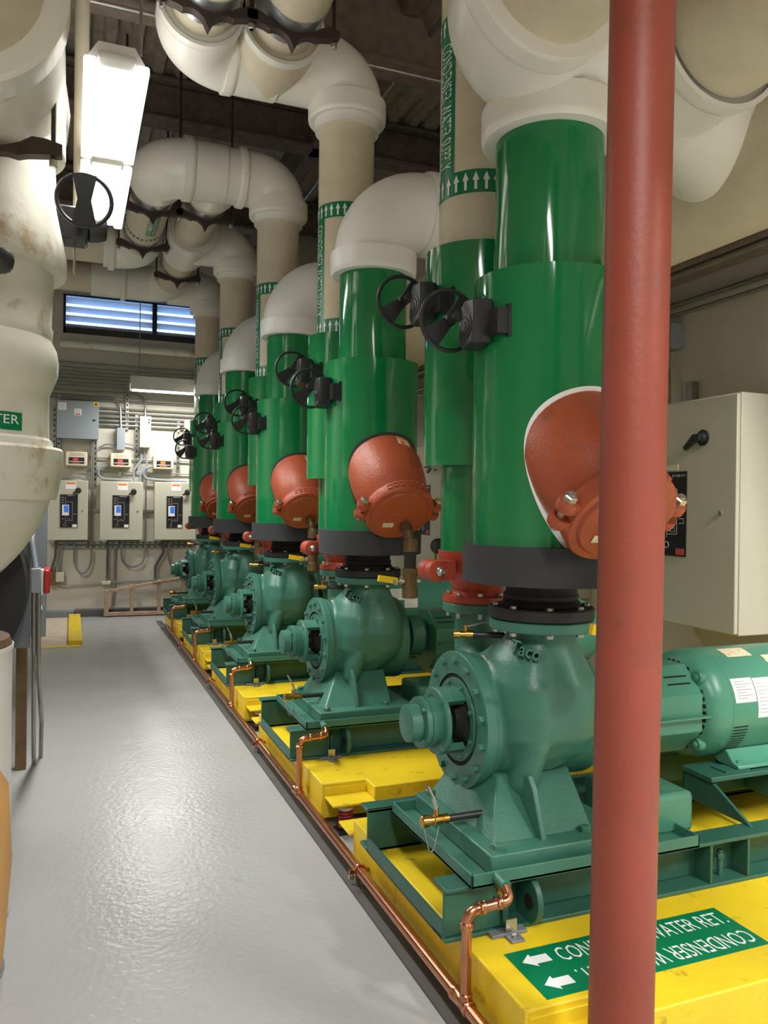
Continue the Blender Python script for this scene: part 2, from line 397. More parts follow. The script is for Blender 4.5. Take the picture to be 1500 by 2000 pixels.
# casing: drum + nozzles blended by voxel remesh
def remesh_mesh(mb, vox, it, fac=.5):
    bmesh.ops.recalc_face_normals(mb.bm, faces=mb.bm.faces)
    me = bpy.data.meshes.new('casing_src'); mb.bm.to_mesh(me)
    o = bpy.data.objects.new('casing_src', me); COL.objects.link(o)
    r = o.modifiers.new('r', 'REMESH'); r.mode = 'VOXEL'; r.voxel_size = vox
    sm = o.modifiers.new('s', 'SMOOTH'); sm.iterations = it; sm.factor = fac
    dg = bpy.context.evaluated_depsgraph_get(); dg.update()
    res = bpy.data.meshes.new_from_object(o.evaluated_get(dg))
    out = MB(); out.bm.from_mesh(res)
    bpy.data.objects.remove(o); bpy.data.meshes.remove(me); bpy.data.meshes.remove(res)
    return out
def sel(cx, cy, z, hx, hy, e=2.6, n=48, notch=0):
    r = []
    for i in range(n):
        a = 2*PI*i/n; c, s_ = math.cos(a), math.sin(a)
        r.append(Vector((cx+hx*math.copysign(abs(c)**(2/e), c), cy+hy*math.copysign(abs(s_)**(2/e), s_)+(notch*math.exp(-((hx*math.copysign(abs(c)**(2/e), c)+.03)/.04)**2) if s_ < 0 else 0), z)))
    return r
m = MB()
m.lathe((1.44, AY, AZ), (1, 0, 0), ((0, .247), (.43, .247), (.435, .25), (.485, .25), (.495, .23)), 56)
m.rings([sel(1.65, 2.74, .58, .08, .14, 2.2), sel(1.655, 2.72, .64, .14, .215, 2.4), sel(1.66, 2.70, .70, .19, .265, 3), sel(1.665, 2.685, .77, .212, .29, 3.4, notch=.01), sel(1.668, 2.67, .86, .216, .29, 3.2, notch=.02), sel(1.668, 2.65, .96, .206, .258, 2.8, notch=.03),
         sel(1.67, 2.63, 1.04, .175, .2, 2.5, notch=.025), sel(1.675, 2.61, 1.09, .145, .155, 2.2, notch=.01), sel(1.68, 2.6, 1.125, .128, .132, 2), sel(1.68, 2.6, 1.175, .126, .128, 2)])
m.rings([sel(1.71, 3.0, .62, .14, .16, 2.4), sel(1.71, 3.06, .82, .16, .2, 2.4), sel(1.71, 3.13, .95, .11, .13, 2), sel(1.71, RY, 1.0, .1, .1, 2), sel(1.71, RY, 1.16, .1, .1, 2)])
# rounded boss on the front of the volute
m.rings([sel(1.535, 2.515, .565, .035, .06, 2), sel(1.54, 2.50, .60, .05, .075, 2), sel(1.555, 2.488, .68, .056, .08, 2), sel(1.57, 2.475, .75, .054, .08, 2), sel(1.575, 2.48, .79, .036, .06, 2)])
cas = remesh_mesh(m, .009, 9).build('pump_casing', 'pump', p, ang=60)
m = MB().lathe((1.395, AY, AZ), (1, 0, 0), ((0, .175), (0, .26), (.042, .26), (.045, .250), (.07, .250)), 56, caps=False)
m.lathe((1.412, AY, AZ), (1, 0, 0), ((0, .18), (.02, .18)), 40)
m.build('casing_cover', 'pump', p, bevel=.002)
MB().lathe((1.4, AY, AZ), (1, 0, 0), ((0, .160), (0, .178), (.012, .178)), 40, caps=False).build('seal_gap', 'dark', p)
m = MB().lathe((1.397, AY, AZ), (1, 0, 0), ((0, .12), (-.004, .158), (.016, .162), (.016, .11)), 40, caps=False)
m.build('gland_ring', 'pump', p)
for i in range(14):
    a = 2*PI*(i+.5)/14
    MB().hexa((1.395, AY+.226*math.cos(a), AZ+.226*math.sin(a)), (-1, 0, 0), .0145, .016).build('cover_bolt', 'pump', p)
for i in range(8):
    a = 2*PI*(i+.5)/8
    MB().hexa((1.393, AY+.142*math.cos(a), AZ+.142*math.sin(a)), (-1, 0, 0), .009, .009).build('gland_bolt', 'pump', p)
# bearing housing on the aisle side
m = MB().lathe((1.184, AY, AZ), (1, 0, 0), ((0, .062), (.004, .07), (.045, .072), (.05, .066), (.052, .066), (.053, .097), (.07, .097), (.071, .092), (.076, .092), (.077, .097), (.09, .096), (.1, .091), (.118, .091), (.119, .122), (.124, .127), (.135, .127), (.138, .12)), 40)
hb = m.build('bearing_housing', 'pump', p)
for i in range(4):
    a = PI/4+i*PI/2
    MB().hexa((1.237, AY+.083*math.cos(a), AZ+.083*math.sin(a)), (-1, 0, 0), .009, .009).build('bolt', 'pump', hb)
for sgn in (1, -1):
    m = MB(); n = 10; rs = []
    for xx in (1.30, 1.398):
        ring = []
        for r0 in (.126, .096):
            it = range(n+1) if r0 > .1 else range(n, -1, -1)
            for i in it:
                a = sgn*PI/2+(i/n-.5)*1.5
                ring.append(Vector((xx, AY+r0*math.cos(a), AZ+r0*math.sin(a))))
        rs.append(ring)
    m.rings(rs).build('yoke_arm', 'pump', p, bevel=.003)
MB().cyl((1.3, AY, AZ), (1.42, AY, AZ), .032).lathe((1.37, AY, AZ), (1, 0, 0), ((0, .06), (.02, .075), (.04, .11)), 30).build('shaft', 'rubber', p)
# motor-side bearing and coupling hub
MB().lathe((1.93, AY, AZ), (1, 0, 0), ((0, .16), (.02, .16), (.021, .085), (.07, .08), (.071, .125), (.09, .13), (.15, .13), (.17, .115), (.171, .05), (.3, .05)), 36).build('bearing_housing', 'pump', p)
m = MB()
oct_ = [(.2*math.cos(PI/8+i*PI/4), .2*math.sin(PI/8+i*PI/4)) for i in range(8)]
m.prism(oct_, (2.13, AY, AZ-.02), (0, 1, 0), (0, 0, 1), .32)
g = m.build('coupling_guard', 'motor', p, bevel=.004)
m = MB()
ap = .2*math.cos(PI/8)+.0008; n_ = Vector((0, math.cos(PI*.75), math.sin(PI*.75))); tg = Vector((0, -n_.z, n_.y))
for o_ in (-.018, .018):
    for x in (2.15, 2.3):
        c = Vector((x, AY, AZ-.02))+n_*ap+tg*o_
        m.poly([c-tg*.004, c+Vector((.12, 0, 0))-tg*.004, c+Vector((.12, 0, 0))+tg*.004, c+tg*.004])
m.build('vent_slots', 'dark', g)
MB().box(2.14, 2.465, AY-.215, AY-.1, AZ-.035, AZ-.027).box(2.14, 2.465, AY+.1, AY+.215, AZ-.035, AZ-.027).build('guard_flange', 'motor', g)
MB().box(1.93, 2.205, 2.345, 2.66, .392, .545).build('guard_box', 'motor', p, bevel=.02)
MB().box(2.16, 2.2, AY-.1, AY+.1, .545, .66).build('guard_strap', 'motor', p)
# flanges on the casing
m = MB().lathe((1.68, NY, 1.15), (0, 0, 1), ((0, .14), (0, .192), (.004, .197), (.036, .197), (.04, .19), (.04, .1)), 48, caps=False)
m.build('discharge_flange', 'pump', p)
m = MB().lathe((1.71, RY, 1.145), (0, 0, 1), ((0, .1), (0, .15), (.004, .155), (.036, .155), (.04, .15), (.04, .08)), 40, caps=False)
m.build('suction_flange', 'pump', p)
# gauge tapping valves on the discharge neck
p['label'] = ''
m = MB().cyl((1.58, 2.7, 1.11), (1.46, 2.75, 1.112), .012)
m.build('gauge_nipple', 'black', p)
gv = MB().lathe((1.465, 2.748, 1.112), (-1, .4, .0), ((0, .017), (.03, .017), (.031, .013), (.05, .013), (.051, .018), (.075, .016)), 14).cyl((1.44, 2.758, 1.12), (1.44, 2.758, 1.15), .008).build('gauge_cock', 'brass', p)
MB().box(1.435, 1.53, 2.735, 2.755, 1.15, 1.154, rot=Matrix.Rotation(-.12, 3, 'Y')).build('lever', 'steel', gv)
# raised maker lettering on the slope of the casing and small plates
m = MB(); vs, fs, W, H = text_geo('Taco')
ux = Vector((.62, -.62, -.22)).normalized(); vx = Vector((.33, .1, .85)); vx = (vx-ux*vx.dot(ux)).normalized(); nn = ux.cross(vx)
org = Vector((1.505, 2.535, 1.075))
for f in fs:
    a = [m.bm.verts.new(org+ux*(vs[i][0]/W*.115)+vx*(vs[i][1]/H*.05)+nn*.027) for i in f]
    m.bm.faces.new(a)
ext = bmesh.ops.extrude_face_region(m.bm, geom=m.bm.faces[:])
for v in [e for e in ext['geom'] if isinstance(e, bmesh.types.BMVert)]: v.co -= nn*.07
m.build('raised_lettering', 'pump', p, smooth=False)
m = MB()
for i in range(5):
    a0 = 1.72+i*.06
    m.poly([(1.48, AY+.2515*math.cos(a), AZ+.2515*math.sin(a)) for a in (a0, a0+.06)]+[(1.502, AY+.2515*math.cos(a), AZ+.2515*math.sin(a)) for a in (a0+.06, a0)])
m.build('rating_plate', 'buff', p)
# motor stand
m = MB()
for sy in (1, -1):
    Y = lambda d: 2.76+sy*d
    m.box(2.43, 3.3, min(Y(-.27), Y(-.09)), max(Y(-.27), Y(-.09)), .502, .522)
    m.box(2.445, 3.29, min(Y(-.1), Y(-.088)), max(Y(-.1), Y(-.088)), Rz1-.01, .502)
    for x in (2.445, 2.78, 3.12): m.prism([(Y(-.46 if sy > 0 else -.3), Rz1), (Y(-.09), Rz1), (Y(-.09), .502), (Y(-.25), .502)], (x, 0, 0), (0, 1, 0), (0, 0, 1), .014)
m.build('motor_stand', 'pumpdk', p, bevel=.003)
MB().box(2.53, 2.66, 2.515, 2.6, .522, .528).build('motor_shim', 'pumpdk', p)
PUMPS = five(p, 'teal green centrifugal pump with round aisle-side bearing housing, %s', 'teal pumps in a row')

# ------------------------------------------------------------------ motor
MZ, MR = .765, .232
t = thing('electric_motor', (2.85, AY, .528), '', 'motor')
m = MB().lathe((2.44, AY, MZ), (1, 0, 0), ((0, .13), (.0, .155), (.012, .175), (.03, .205), (.06, .228), (.1, MR), (.13, MR), (.132, MR-.002), (.134, MR), (.85, MR), (.88, .22), (.93, .19)), 56)
bd = m.build('motor_body', 'motor', t)
m = MB()
for i in range(40):
    a = 2*PI*i/40
    if i % 10 in (4, 5, 6): continue
    r0, r1 = .162, .192
    c = Vector((2.452, AY, MZ)); d = Vector((0, math.cos(a), math.sin(a))); e = Vector((0, -math.sin(a), math.cos(a)))
    q = [c+d*r0-e*.008+Vector((-.004, 0, 0)), c+d*r1-e*.008+Vector((.011, 0, 0)), c+d*r1+e*.008+Vector((.011, 0, 0)), c+d*r0+e*.008+Vector((-.004, 0, 0))]
    m.rings([q, [v+Vector((-.004, 0, 0)) for v in q]])
m.build('shield_vents', 'dark', bd)
for i in range(4):
    a = PI/4+i*PI/2
    c = Vector((2.462, AY+.2*math.cos(a), MZ+.2*math.sin(a)))
    MB().lathe(c+Vector((.02, 0, 0)), (-1, 0, 0), ((0, .03), (.025, .03), (.03, .026)), 16).build('bolt_boss', 'motor', bd)
    MB().hexa(c-Vector((.008, 0, 0)), (-1, 0, 0), .015, .012).build('bolt', 'motor', bd)
def on_motor(x, arc):   # arc from front horizontal (angle toward camera), + up
    a = PI-arc
    return Vector((x, AY+(MR+.0015)*math.cos(a), MZ+(MR+.0015)*math.sin(a)))
m = MB()
for k in range(11):
    a = -.25-.065*k
    c0, c1 = on_motor(2.575+.0*k, a), on_motor(2.66, a-.0)
    for (xa, xb) in ((2.58, 2.66),):
        m.poly([on_motor(xa, a), on_motor(xb, a), on_motor(xb, a-.022), on_motor(xa, a-.022)])
m.build('vent_slots', 'dark', bd)
def motor_label(x0, x1, a0, a1, nm, mt, skew=0.):
    m = MB(); n = 8
    for i in range(n):
        b0, b1 = a0+(a1-a0)*i/n, a0+(a1-a0)*(i+1)/n
        m.poly([on_motor(x0, b0), on_motor(x1, b0), on_motor(x1, b1), on_motor(x0, b1)])
    return m.build(nm, mt, bd)
motor_label(2.585, 2.70, .18, .62, 'rating_label', 'paper'); motor_label(2.705, 2.83, -.12, .6, 'wiring_label', 'paper')
motor_label(2.66, 2.80, 1.1, 1.42, 'warning_label', 'buff'); motor_label(2.845, 2.9, .9, 1.1, 'small_sticker', 'buff')
m = MB()
R0 = MR
MR += .0012
for k in range(7):
    a = .56-.05*k
    m.poly([on_motor(2.6, a), on_motor(2.655+.03*(k % 2), a), on_motor(2.655+.03*(k % 2), a-.012), on_motor(2.6, a-.012)])
for k in range(9):
    a = .5-.065*k
    m.poly([on_motor(2.715, a), on_motor(2.75+.05*(k % 3)/2, a), on_motor(2.75+.05*(k % 3)/2, a-.01), on_motor(2.715, a-.01)])
m.build('label_print', 'ink', bd)
MR = R0
m = MB()
for sgn in (-1, 1):
    q = [(AY+sgn*.09, MZ-.215), (AY+sgn*.16, MZ-.17), (AY+sgn*.2, MZ-.215), (AY+sgn*.23, .542), (AY+sgn*.235, .528), (AY+sgn*.12, .528)]
    if sgn > 0: q = q[::-1]
    m.prism(q, (2.6, 0, 0), (0, 1, 0), (0, 0, 1), .55)
m.build('motor_feet', 'motor', t, bevel=.004)
MB().hexa((2.63, 2.545, .54), (0, 0, 1), .014, .016).build('bolt', 'motor', t)
five(t, 'green electric motor coupled on the right of the pump %s', 'green motors')

# ------------------------------------------------------------------ flexible connector, foam ring, front riser
t = thing('flexible_connector', (1.68, NY, 1.191), '', 'pipe connector')
fl = MB().lathe((1.68, NY, 1.191), (0, 0, 1), ((0, .12), (0, .19), (.005, .2), (.04, .2), (.045, .195), (.047, .13)), 48, caps=False).build('flange', 'rubber', t)
MB().lathe((1.68, NY, 1.23), (0, 0, 1), ((0, .145), (.02, .15), (.035, .138), (.05, .142), (.062, .135), (.11, .135)), 40).build('bellows', 'rubber', t)
for i in range(8):
    a = 2*PI*(i+.5)/8
    c = Vector((1.68+.172*math.cos(a), NY+.172*math.sin(a), 1.235))
    MB().hexa(c, (0, 0, 1), .014, .013).build('bolt', 'steel', t)
    MB().hexa(c-Vector((0, 0, .1)), (0, 0, 1), .015, .0145).build('nut', 'steel', t)
five(t, 'black rubber flexible connector bolted on top of pump %s', 'black flexible connectors')

FXC = 1.69
t = thing('insulated_riser', (FXC, NY, 1.33), '', 'pipe')
MB().lathe((FXC, NY, 1.33), (0, 0, 1), ((0, .14), (0, .31), (.14, .312), (.14, .2)), 56, caps=False).build('foam_ring', 'foam', t)
m = MB().lathe((FXC, NY, 1.46), (0, 0, 1), ((0, .2), (0, .28), (1.01, .28), (1.01, .2)), 64, caps=False)
m.build('valve_jacket', 'sleeve', t)
MB().lathe((FXC, NY, 2.469), (0, 0, 1), ((0, .205), (.56, .205)), 56).build('pipe_jacket', 'sleeve', t)
tw = t
def elbow_white(t, pts, r, bend, mt, nm='elbow', seg=40, n=16):
    return MB().tube(pts, r, bend, seg, n).build(nm, mt, t)
def collar(t, o, ax, r, L_, mt, nm='collar', r0=.1):
    return MB().lathe(o, ax, ((0, r0), (0, r-.012), (.012, r-.002), (.03, r), (L_, r), (L_, r-.02)), 48, caps=False).build(nm, mt, t)
HX, HZ = 2.8, 3.2
rs = []
for n in range(5):
    L_ = 'green front riser with black foam ring above the pump %s' % ORD[n]
    r = tw if n == 0 else copy_tree(tw, (0, n*SP, 0), L_)
    r['label'] = L_; r['group'] = 'green jacketed front risers'
    rs.append(r)
EZ = 3.43
for n in range(1, 5):
    r = rs[n]; y = NY+n*SP
    collar(r, (FXC, y, 3.0), (0, 0, 1), .262, .13, 'whiteB')
    elbow_white(r, [(FXC, y, 3.1), (FXC, y, EZ), (2.06, y, EZ)], .238, .31, 'whiteB')
    collar(r, (2.0, y, EZ), (1, 0, 0), .256, .07, 'whiteB', 'end_collar')
    MB().cyl((2.06, y, EZ), (HX-.1, y, EZ-.05), .215, None, 40).build('lateral', 'beige', r)
r = rs[0]
collar(r, (FXC, NY, 3.0), (0, 0, 1), .262, .12, 'white')
m = MB().rings([sel(FXC, NY, 3.09, .25, .25, 2), sel(FXC, NY, 3.16, .235, .235, 2), sel(FXC+.02, NY, 3.25, .24, .25, 2), sel(FXC+.03, NY, 3.38, .28, .27, 2)])
m.build('tee', 'white', r)
# return header along the row
t = MB().cyl((HX, .1, HZ), (HX, 11.6, HZ), .33, None, 56).build('return_header', 'beige')
tag(t, 'large beige lagged header pipe running along the row, high behind the red pole', 'pipe')
# near manifold: jacketed elbow and tee turning toward the camera
t = thing('overhead_manifold', (1.9, 2.5, 3.1), 'white jacketed overhead bend and tee above the nearest green riser, behind the red pole', 'pipe')
AX, AZZ = 1.43, 3.36
elbow_white(t, [(AX, 2.2, AZZ), (AX, 2.56, AZZ), (2.5, 2.6, AZZ-.02)], .285, .32, 'white')
collar(t, (AX, 2.3, AZZ), (0, -1, 0), .297, .09, 'white')
MB().cyl((AX, 2.22, AZZ), (AX, .3, AZZ), .24, None, 48).build('pipe', 'beige', t)
BX = 2.13
elbow_white(t, [(BX, 2.2, AZZ-.05), (BX, 2.5, AZZ-.05), (2.7, 2.75, AZZ-.14)], .27, .2, 'white', 'tee')
collar(t, (BX, 2.24, AZZ-.05), (0, -1, 0), .28, .07, 'white')
MB().cyl((BX, 2.18, AZZ-.05), (BX, 1.7, AZZ-.05), .235, None, 48).build('pipe', 'beige', t)
MB().cyl((BX, 1.71, AZZ-.05), (BX, .3, AZZ-.05), .27, None, 48).build('pipe_jacket', 'whiteB', t)

# ------------------------------------------------------------------ rear riser (supply)
RXC, RR = 1.70, .185
t = thing('insulated_riser', (RXC, RY, 1.4), '', 'pipe')
MB().lathe((RXC, RY, 1.4), (0, 0, 1), ((0, .16), (.41, .16)), 48).build('lower_jacket', 'sleeve', t)
MB().lathe((RXC, RY, 1.79), (0, 0, 1), ((0, .12), (0, .243), (.95, .243), (.95, .18)), 60, caps=False).build('valve_jacket', 'sleeve', t)
MB().cyl((RXC, RY, 2.7), (RXC, RY, 4.3), RR, None, 56).build('lagged_pipe', 'beige', t)
def cylfn(z0, th0, r, y=RY):
    return lambda u, v: Vector((RXC+r*math.cos(th0+u/r), y+r*math.sin(th0+u/r), z0+v))
def marker(t, z_hi, z_lo, y):
    m = MB(); hb_ = .1
    for z in (z_hi, z_lo):
        m.lathe((RXC, y, z), (0, 0, 1), ((0, RR+.0015), (hb_, RR+.0015)), 56, caps=False)
    thA = PI+.10                     # strip centre on the aisle side
    fn = cylfn(0, thA, RR+.0016, y)
    wS = .115
    nz_ = 6
    for i in range(nz_):
        a, b = -wS/2+wS*i/nz_, -wS/2+wS*(i+1)/nz_
        m.poly([fn(a, z_lo+hb_), fn(b, z_lo+hb_), fn(b, z_hi), fn(a, z_hi)])
    m.build('marker_bands', 'signgreen', t)
    m = MB(); R2 = RR+.004
    for z in (z_hi, z_lo):
        for k in range(26):
            th = 2*PI*k/26
            f2 = cylfn(z+.012, th, R2, y)
            m.poly([f2(-.006, 0), f2(.006, 0), f2(.006, .04), f2(.015, .04), f2(0, .076), f2(-.015, .04), f2(-.006, .04)])
    m.build('arrow_print', 'signwhite', t); m = MB()
    f3 = cylfn(0, thA, R2, y)
    # reads top to bottom
    zt = z_hi-.03; Ls = z_hi-z_lo-hb_-.06
    add_text(m, 'CONDENSER WATER SUPPLY', lambda u, v: f3(-.04+v, zt-u), Ls, .08)
    m.build('marker_print', 'signwhite', t)
RR5 = []
for n in range(5):
    L_ = 'beige rear riser with arrow bands and green jacket, pump %s' % ORD[n]
    r = t if n == 0 else copy_tree(t, (0, n*SP, 0), L_)
    r['label'] = L_; r['group'] = 'beige lagged rear risers'; RR5.append(r)
for n in range(5):
    hi, lo = ((3.67, 2.96), (3.5, 2.74), (3.47, 2.74), (3.47, 2.74), (3.47, 2.74))[n]
    marker(RR5[n], hi, lo, RY+n*SP)
    r = RR5[n]; y = RY+n*SP
    collar(r, (RXC, y, 4.18), (0, 0, 1), .262, .13, 'white')
    MB().lathe((RXC, y, 4.12), (0, 0, 1), ((0, .18), (0, .215), (.07, .22)), 48, caps=False).build('collar_lip', 'white', r)
HZB = 4.5
HA, HB = 1.15, .67
JR = .245
for n in range(5):
    r = RR5[n]; y = RY+n*SP
    xe = HA+.1 if n in (0,) else HA
    elbow_white(r, [(RXC, y, 4.28), (RXC, y, HZB), (xe, y, HZB)], .235, .26, 'white')
def jacket(name, pts, label, r=JR, bend=.26, mt='white', group='white jacketed overhead branches'):
    t = thing(name, Vector(pts[0])-Vector((0, 0, r)), label, 'pipe', group)
    elbow_white(t, pts, r, bend, mt)
    return t
y1, y2, y3, y4 = (RY+n*SP for n in (1, 2, 3, 4))
# branch of pump 2, turning toward the camera
t = jacket('overhead_branch', [(HA+.06, y1, HZB), (HB, y1, HZB), (HB, y1-.42, HZB)], 'white jacketed overhead branch with two bends toward the camera, right above the bright ceiling lamp')
elbow_white(t, [(HA, y1+.02, HZB), (HA, y1-.42, HZB)], .246, 0, 'beige', 'tee')
for x in (HA, HB): collar(t, (x, y1-.36, HZB), (0, -1, 0), .252, .08, 'white')
collar(t, (.94, y1, HZB), (-1, 0, 0), .258, .07, 'white', 'seam_band')
# branch of pump 3, turning away
t = jacket('overhead_branch', [(HA+.06, y2, HZB), (HB, y2, HZB), (HB, y2+.3, HZB)], 'white jacketed overhead branch with bands, right of the far end of the bright lamp')
elbow_white(t, [(HA, y2-.02, HZB), (HA, y2+.3, HZB)], .235, 0, 'white', 'tee')
collar(t, (.94, y2, HZB), (-1, 0, 0), .268, .08, 'white', 'seam_band'); collar(t, (1.32, y2, HZB), (1, 0, 0), .258, .06, 'white', 'seam_band')
for x in (HA, HB): MB().cyl((x, y2+.29, HZB), (x, y2+.42, HZB), .215, None, 40).build('stub', 'beige', t)
# pump 4 tees, pump 5 bends
t = jacket('overhead_branch', [(HA, y3-.42, HZB), (HA, y3+.3, HZB)], 'white jacketed overhead tee with cream rim above the fourth pump, in front of the window')
collar(t, (HA, y3-.36, HZB), (0, -1, 0), .258, .08, 'white')
t = jacket('overhead_branch', [(HA, y4-.5, HZB), (HA, y4, HZB), (.2, y4, HZB)], 'white jacketed overhead bend farthest from the camera, at the right of the window', r=.22)
collar(t, (.62, y4, HZB), (-1, 0, 0), .25, .06, 'white', 'seam_band')
t = jacket('overhead_branch', [(HB, y3-.0, HZB), (HB, y3+.55, HZB), (.3, y3+.55, HZB)], 'white jacketed overhead bend with a band, above the left part of the window', r=.22)
collar(t, (.42, y3+.55, HZB), (-1, 0, 0), .25, .07, 'white', 'seam_band')
# headers
def header(x, ya, yb, label, r=.19):
    t = MB().cyl((x, ya, HZB), (x, yb, HZB), r, None, 44).build('supply_header', 'beige'); return tag(t, label, 'pipe', 'beige overhead supply headers')
h1 = header(HA, .2, y1-.2, 'beige overhead header at the top edge, stained near the white bend, above the second riser')
h2 = header(HB, .2, y1-.2, 'beige overhead header with silver shield at the top edge, right of the bright lamp')
h3 = header(HA, y2+.2, y4, 'beige overhead header on the right of the far pair, over the far pumps')
h4 = header(HB, y2+.2, y3+.1, 'beige overhead header with a green label, on the left of the far pair')
for h, x, ys in ((h1, HA, (4.42,)), (h2, HB, (4.42,)), (h3, HA, (7.55, 9.75)), (h4, HB, (7.55, 8.72))):
    for yy in ys:
        MB().cyl((x, yy-.11, HZB), (x, yy+.11, HZB), .197, None, 44).build('insulation_shield', 'silver', h)
for xs, yy, lab in (((.25, -2.2), y4, 'beige lagged pipe leading left above the far window, lower of two'), ((.35, -2.2), y3+.55, 'beige lagged pipe leading left above the far window, upper of two')):
    t = MB().cyl((xs[0], yy, HZB), (xs[1], yy, HZB), .185, None, 40).build('lateral_pipe', 'beige'); tag(t, lab, 'pipe')
# label on far left header underside
def hdr_label(h, x, y0, y1_, th):
    m = MB(); r = .1925
    f = lambda u, v: Vector((x+r*math.sin(th+u/r), y0+v, HZB-r*math.cos(th+u/r)))
    for i in range(4):
        a, b = -.05+.1*i/4, -.05+.1*(i+1)/4
        m.poly([f(a, 0), f(b, 0), f(b, y1_-y0), f(a, y1_-y0)])
    m.build('pipe_label', 'signgreen', h)
    m = MB(); r2 = .1945
    f2 = lambda u, v: Vector((x+r2*math.sin(th+u/r2), y0+v, HZB-r2*math.cos(th+u/r2)))
    add_text(m, 'CONDENSER', lambda u, v: f2(.04-v, .03+u), (y1_-y0)-.06, .032)
    add_text(m, 'WATER', lambda u, v: f2(-.005-v, .03+u), (y1_-y0)-.2, .032)
    m.build('label_print', 'signwhite', h)
hdr_label(h4, HB, 7.75, 8.3, .2)
m = MB()
for k in range(28):
    a = 2*PI*k/28
    m.poly([(HB+.1925*math.sin(b), yy, HZB-.1925*math.cos(b)) for b, yy in ((a, 8.42), (a+.13, 8.42), (a+.13, 8.48), (a, 8.48))])
m.build('arrow_band', 'signgreen', h4)
# hangers
def bat(x, y, zt, w=.27, label='', rodtop=CZ, r=.19):
    """scalloped saddle bar under a pipe with two rods"""
    t = thing('pipe_hanger', (x, y, zt-.1), label, 'hanger', 'dark scalloped pipe hangers')
    pts = [(-w, .06), (-w*.82, .075)]
    for i in range(9):                        # top follows the pipe
        a = -1.0+2.0*i/8; pts.append((r*1.03*math.sin(a)*.95, .0+r*(1-math.cos(a))*.55))
    pts += [(w*.82, .075), (w, .06), (w, .015), (w*.62, -.005)]
    for i in range(1, 6): pts.append((w*.62*(1-i/6), -.03-.045*math.sin(PI*i/6)*-1*.9-.045*i/6*1.0))
    pts += [(0, -.105)]
    for i in range(5, 0, -1): pts.append((-w*.62*(1-i/6), -.03-.045*math.sin(PI*i/6)*-1*.9-.045*i/6*1.0))
    pts += [(-w*.62, -.005), (-w, .015)]
    m = MB().prism(pts, (x, y-.03, zt), (1, 0, 0), (0, 0, 1), -.06)
    m.build('saddle', 'hanger', t)
    for sx in (-1, 1):
        MB().cyl((x+sx*w*.9, y, zt-.02), (x+sx*w*.9, y, rodtop), .011, None, 10).build('rod', 'hanger', t)
        MB().hexa((x+sx*w*.9, y, zt-.005), (0, 0, -1), .02, .03).build('nut', 'steel', t)
    return t
zt = HZB-.192
bat(HA, 4.42, zt, label='rust-brown scalloped hanger at the top edge, under the right header by the beige riser')
bat(HB, 4.42, zt, label='dark scalloped hanger with bright nuts at the top edge, right of the bright lamp')
bat(HA, 7.62, zt, label='dark scalloped hanger right of the green pipe label, under the right far header')
bat(HB, 7.62, zt, label='dark scalloped hanger just above the green pipe label beside the lamp tip')
bat(HA, 9.75, zt, label='dark scalloped hanger under the right far header, close to the fifth riser')
bat(HB, 8.72, zt, label='dark scalloped hanger below the green pipe label, above the window')

# ------------------------------------------------------------------ red suction fittings under rear risers
t = thing('suction_fitting', (1.71, RY, 1.186), '', 'pipe fitting')
MB().lathe((1.71, RY, 1.186), (0, 0, 1), ((0, .09), (0, .15), (.005, .155), (.03, .155), (.035, .115), (.05, .11), (.1, .13), (.19, .175), (.23, .18)), 40, caps=True).build('body', 'red', t)
for sx in (-1, 1):
    m = MB().lathe((1.71+sx*.255, RY-.13, 1.335), (0, 1, 0), ((0, .03), (.004, .045), (.05, .047), (.055, .043), (.06, .047), (.12, .047), (.126, .03)), 20)
    m.box(1.71+sx*.21-.05, 1.71+sx*.21+.05, RY-.1, RY-.02, 1.295, 1.378)
    lg = m.build('coupling_lug', 'red', t)
    MB().ball((1.71+sx*.25, RY-.135, 1.335), .022, 14, 8).build('bolt_head', 'steel', lg)
for i in range(8):
    a = 2*PI*(i+.5)/8
    c = Vector((1.71+.13*math.cos(a), RY+.13*math.sin(a), 1.221))
    MB().hexa(c, (0, 0, 1), .012, .014).build('bolt', 'steel', t)
    MB().cyl(c-Vector((0, 0, .1)), c-Vector((0, 0, .07)), .009, None, 8).build('stud', 'steel', t)
five(t, 'red cast suction fitting with side lugs, rear of pump %s', 'red suction fittings')

# ------------------------------------------------------------------ orange wye strainers
SD = Vector((0, -math.sin(math.radians(46)), -math.cos(math.radians(46))))     # barrel axis toward the aisle end, down
SO = Vector((FXC+.01, 2.46, 1.87))
t = thing('wye_strainer', SO+SD*.1-Vector((0, 0, .1)), '', 'strainer')
SU = Vector((1, 0, 0)); SV = SD.cross(SU); SV = -SV if SV.z < 0 else SV
m = MB().lathe(SO, SD, ((-.2, .10), (-.15, .15), (-.09, .188), (-.03, .206), (.03, .214), (.09, .221), (.15, .217), (.21, .212), (.265, .202), (.31, .186), (.345, .168), (.4, .15)), 48)
br = m.build('barrel', 'orange', t)
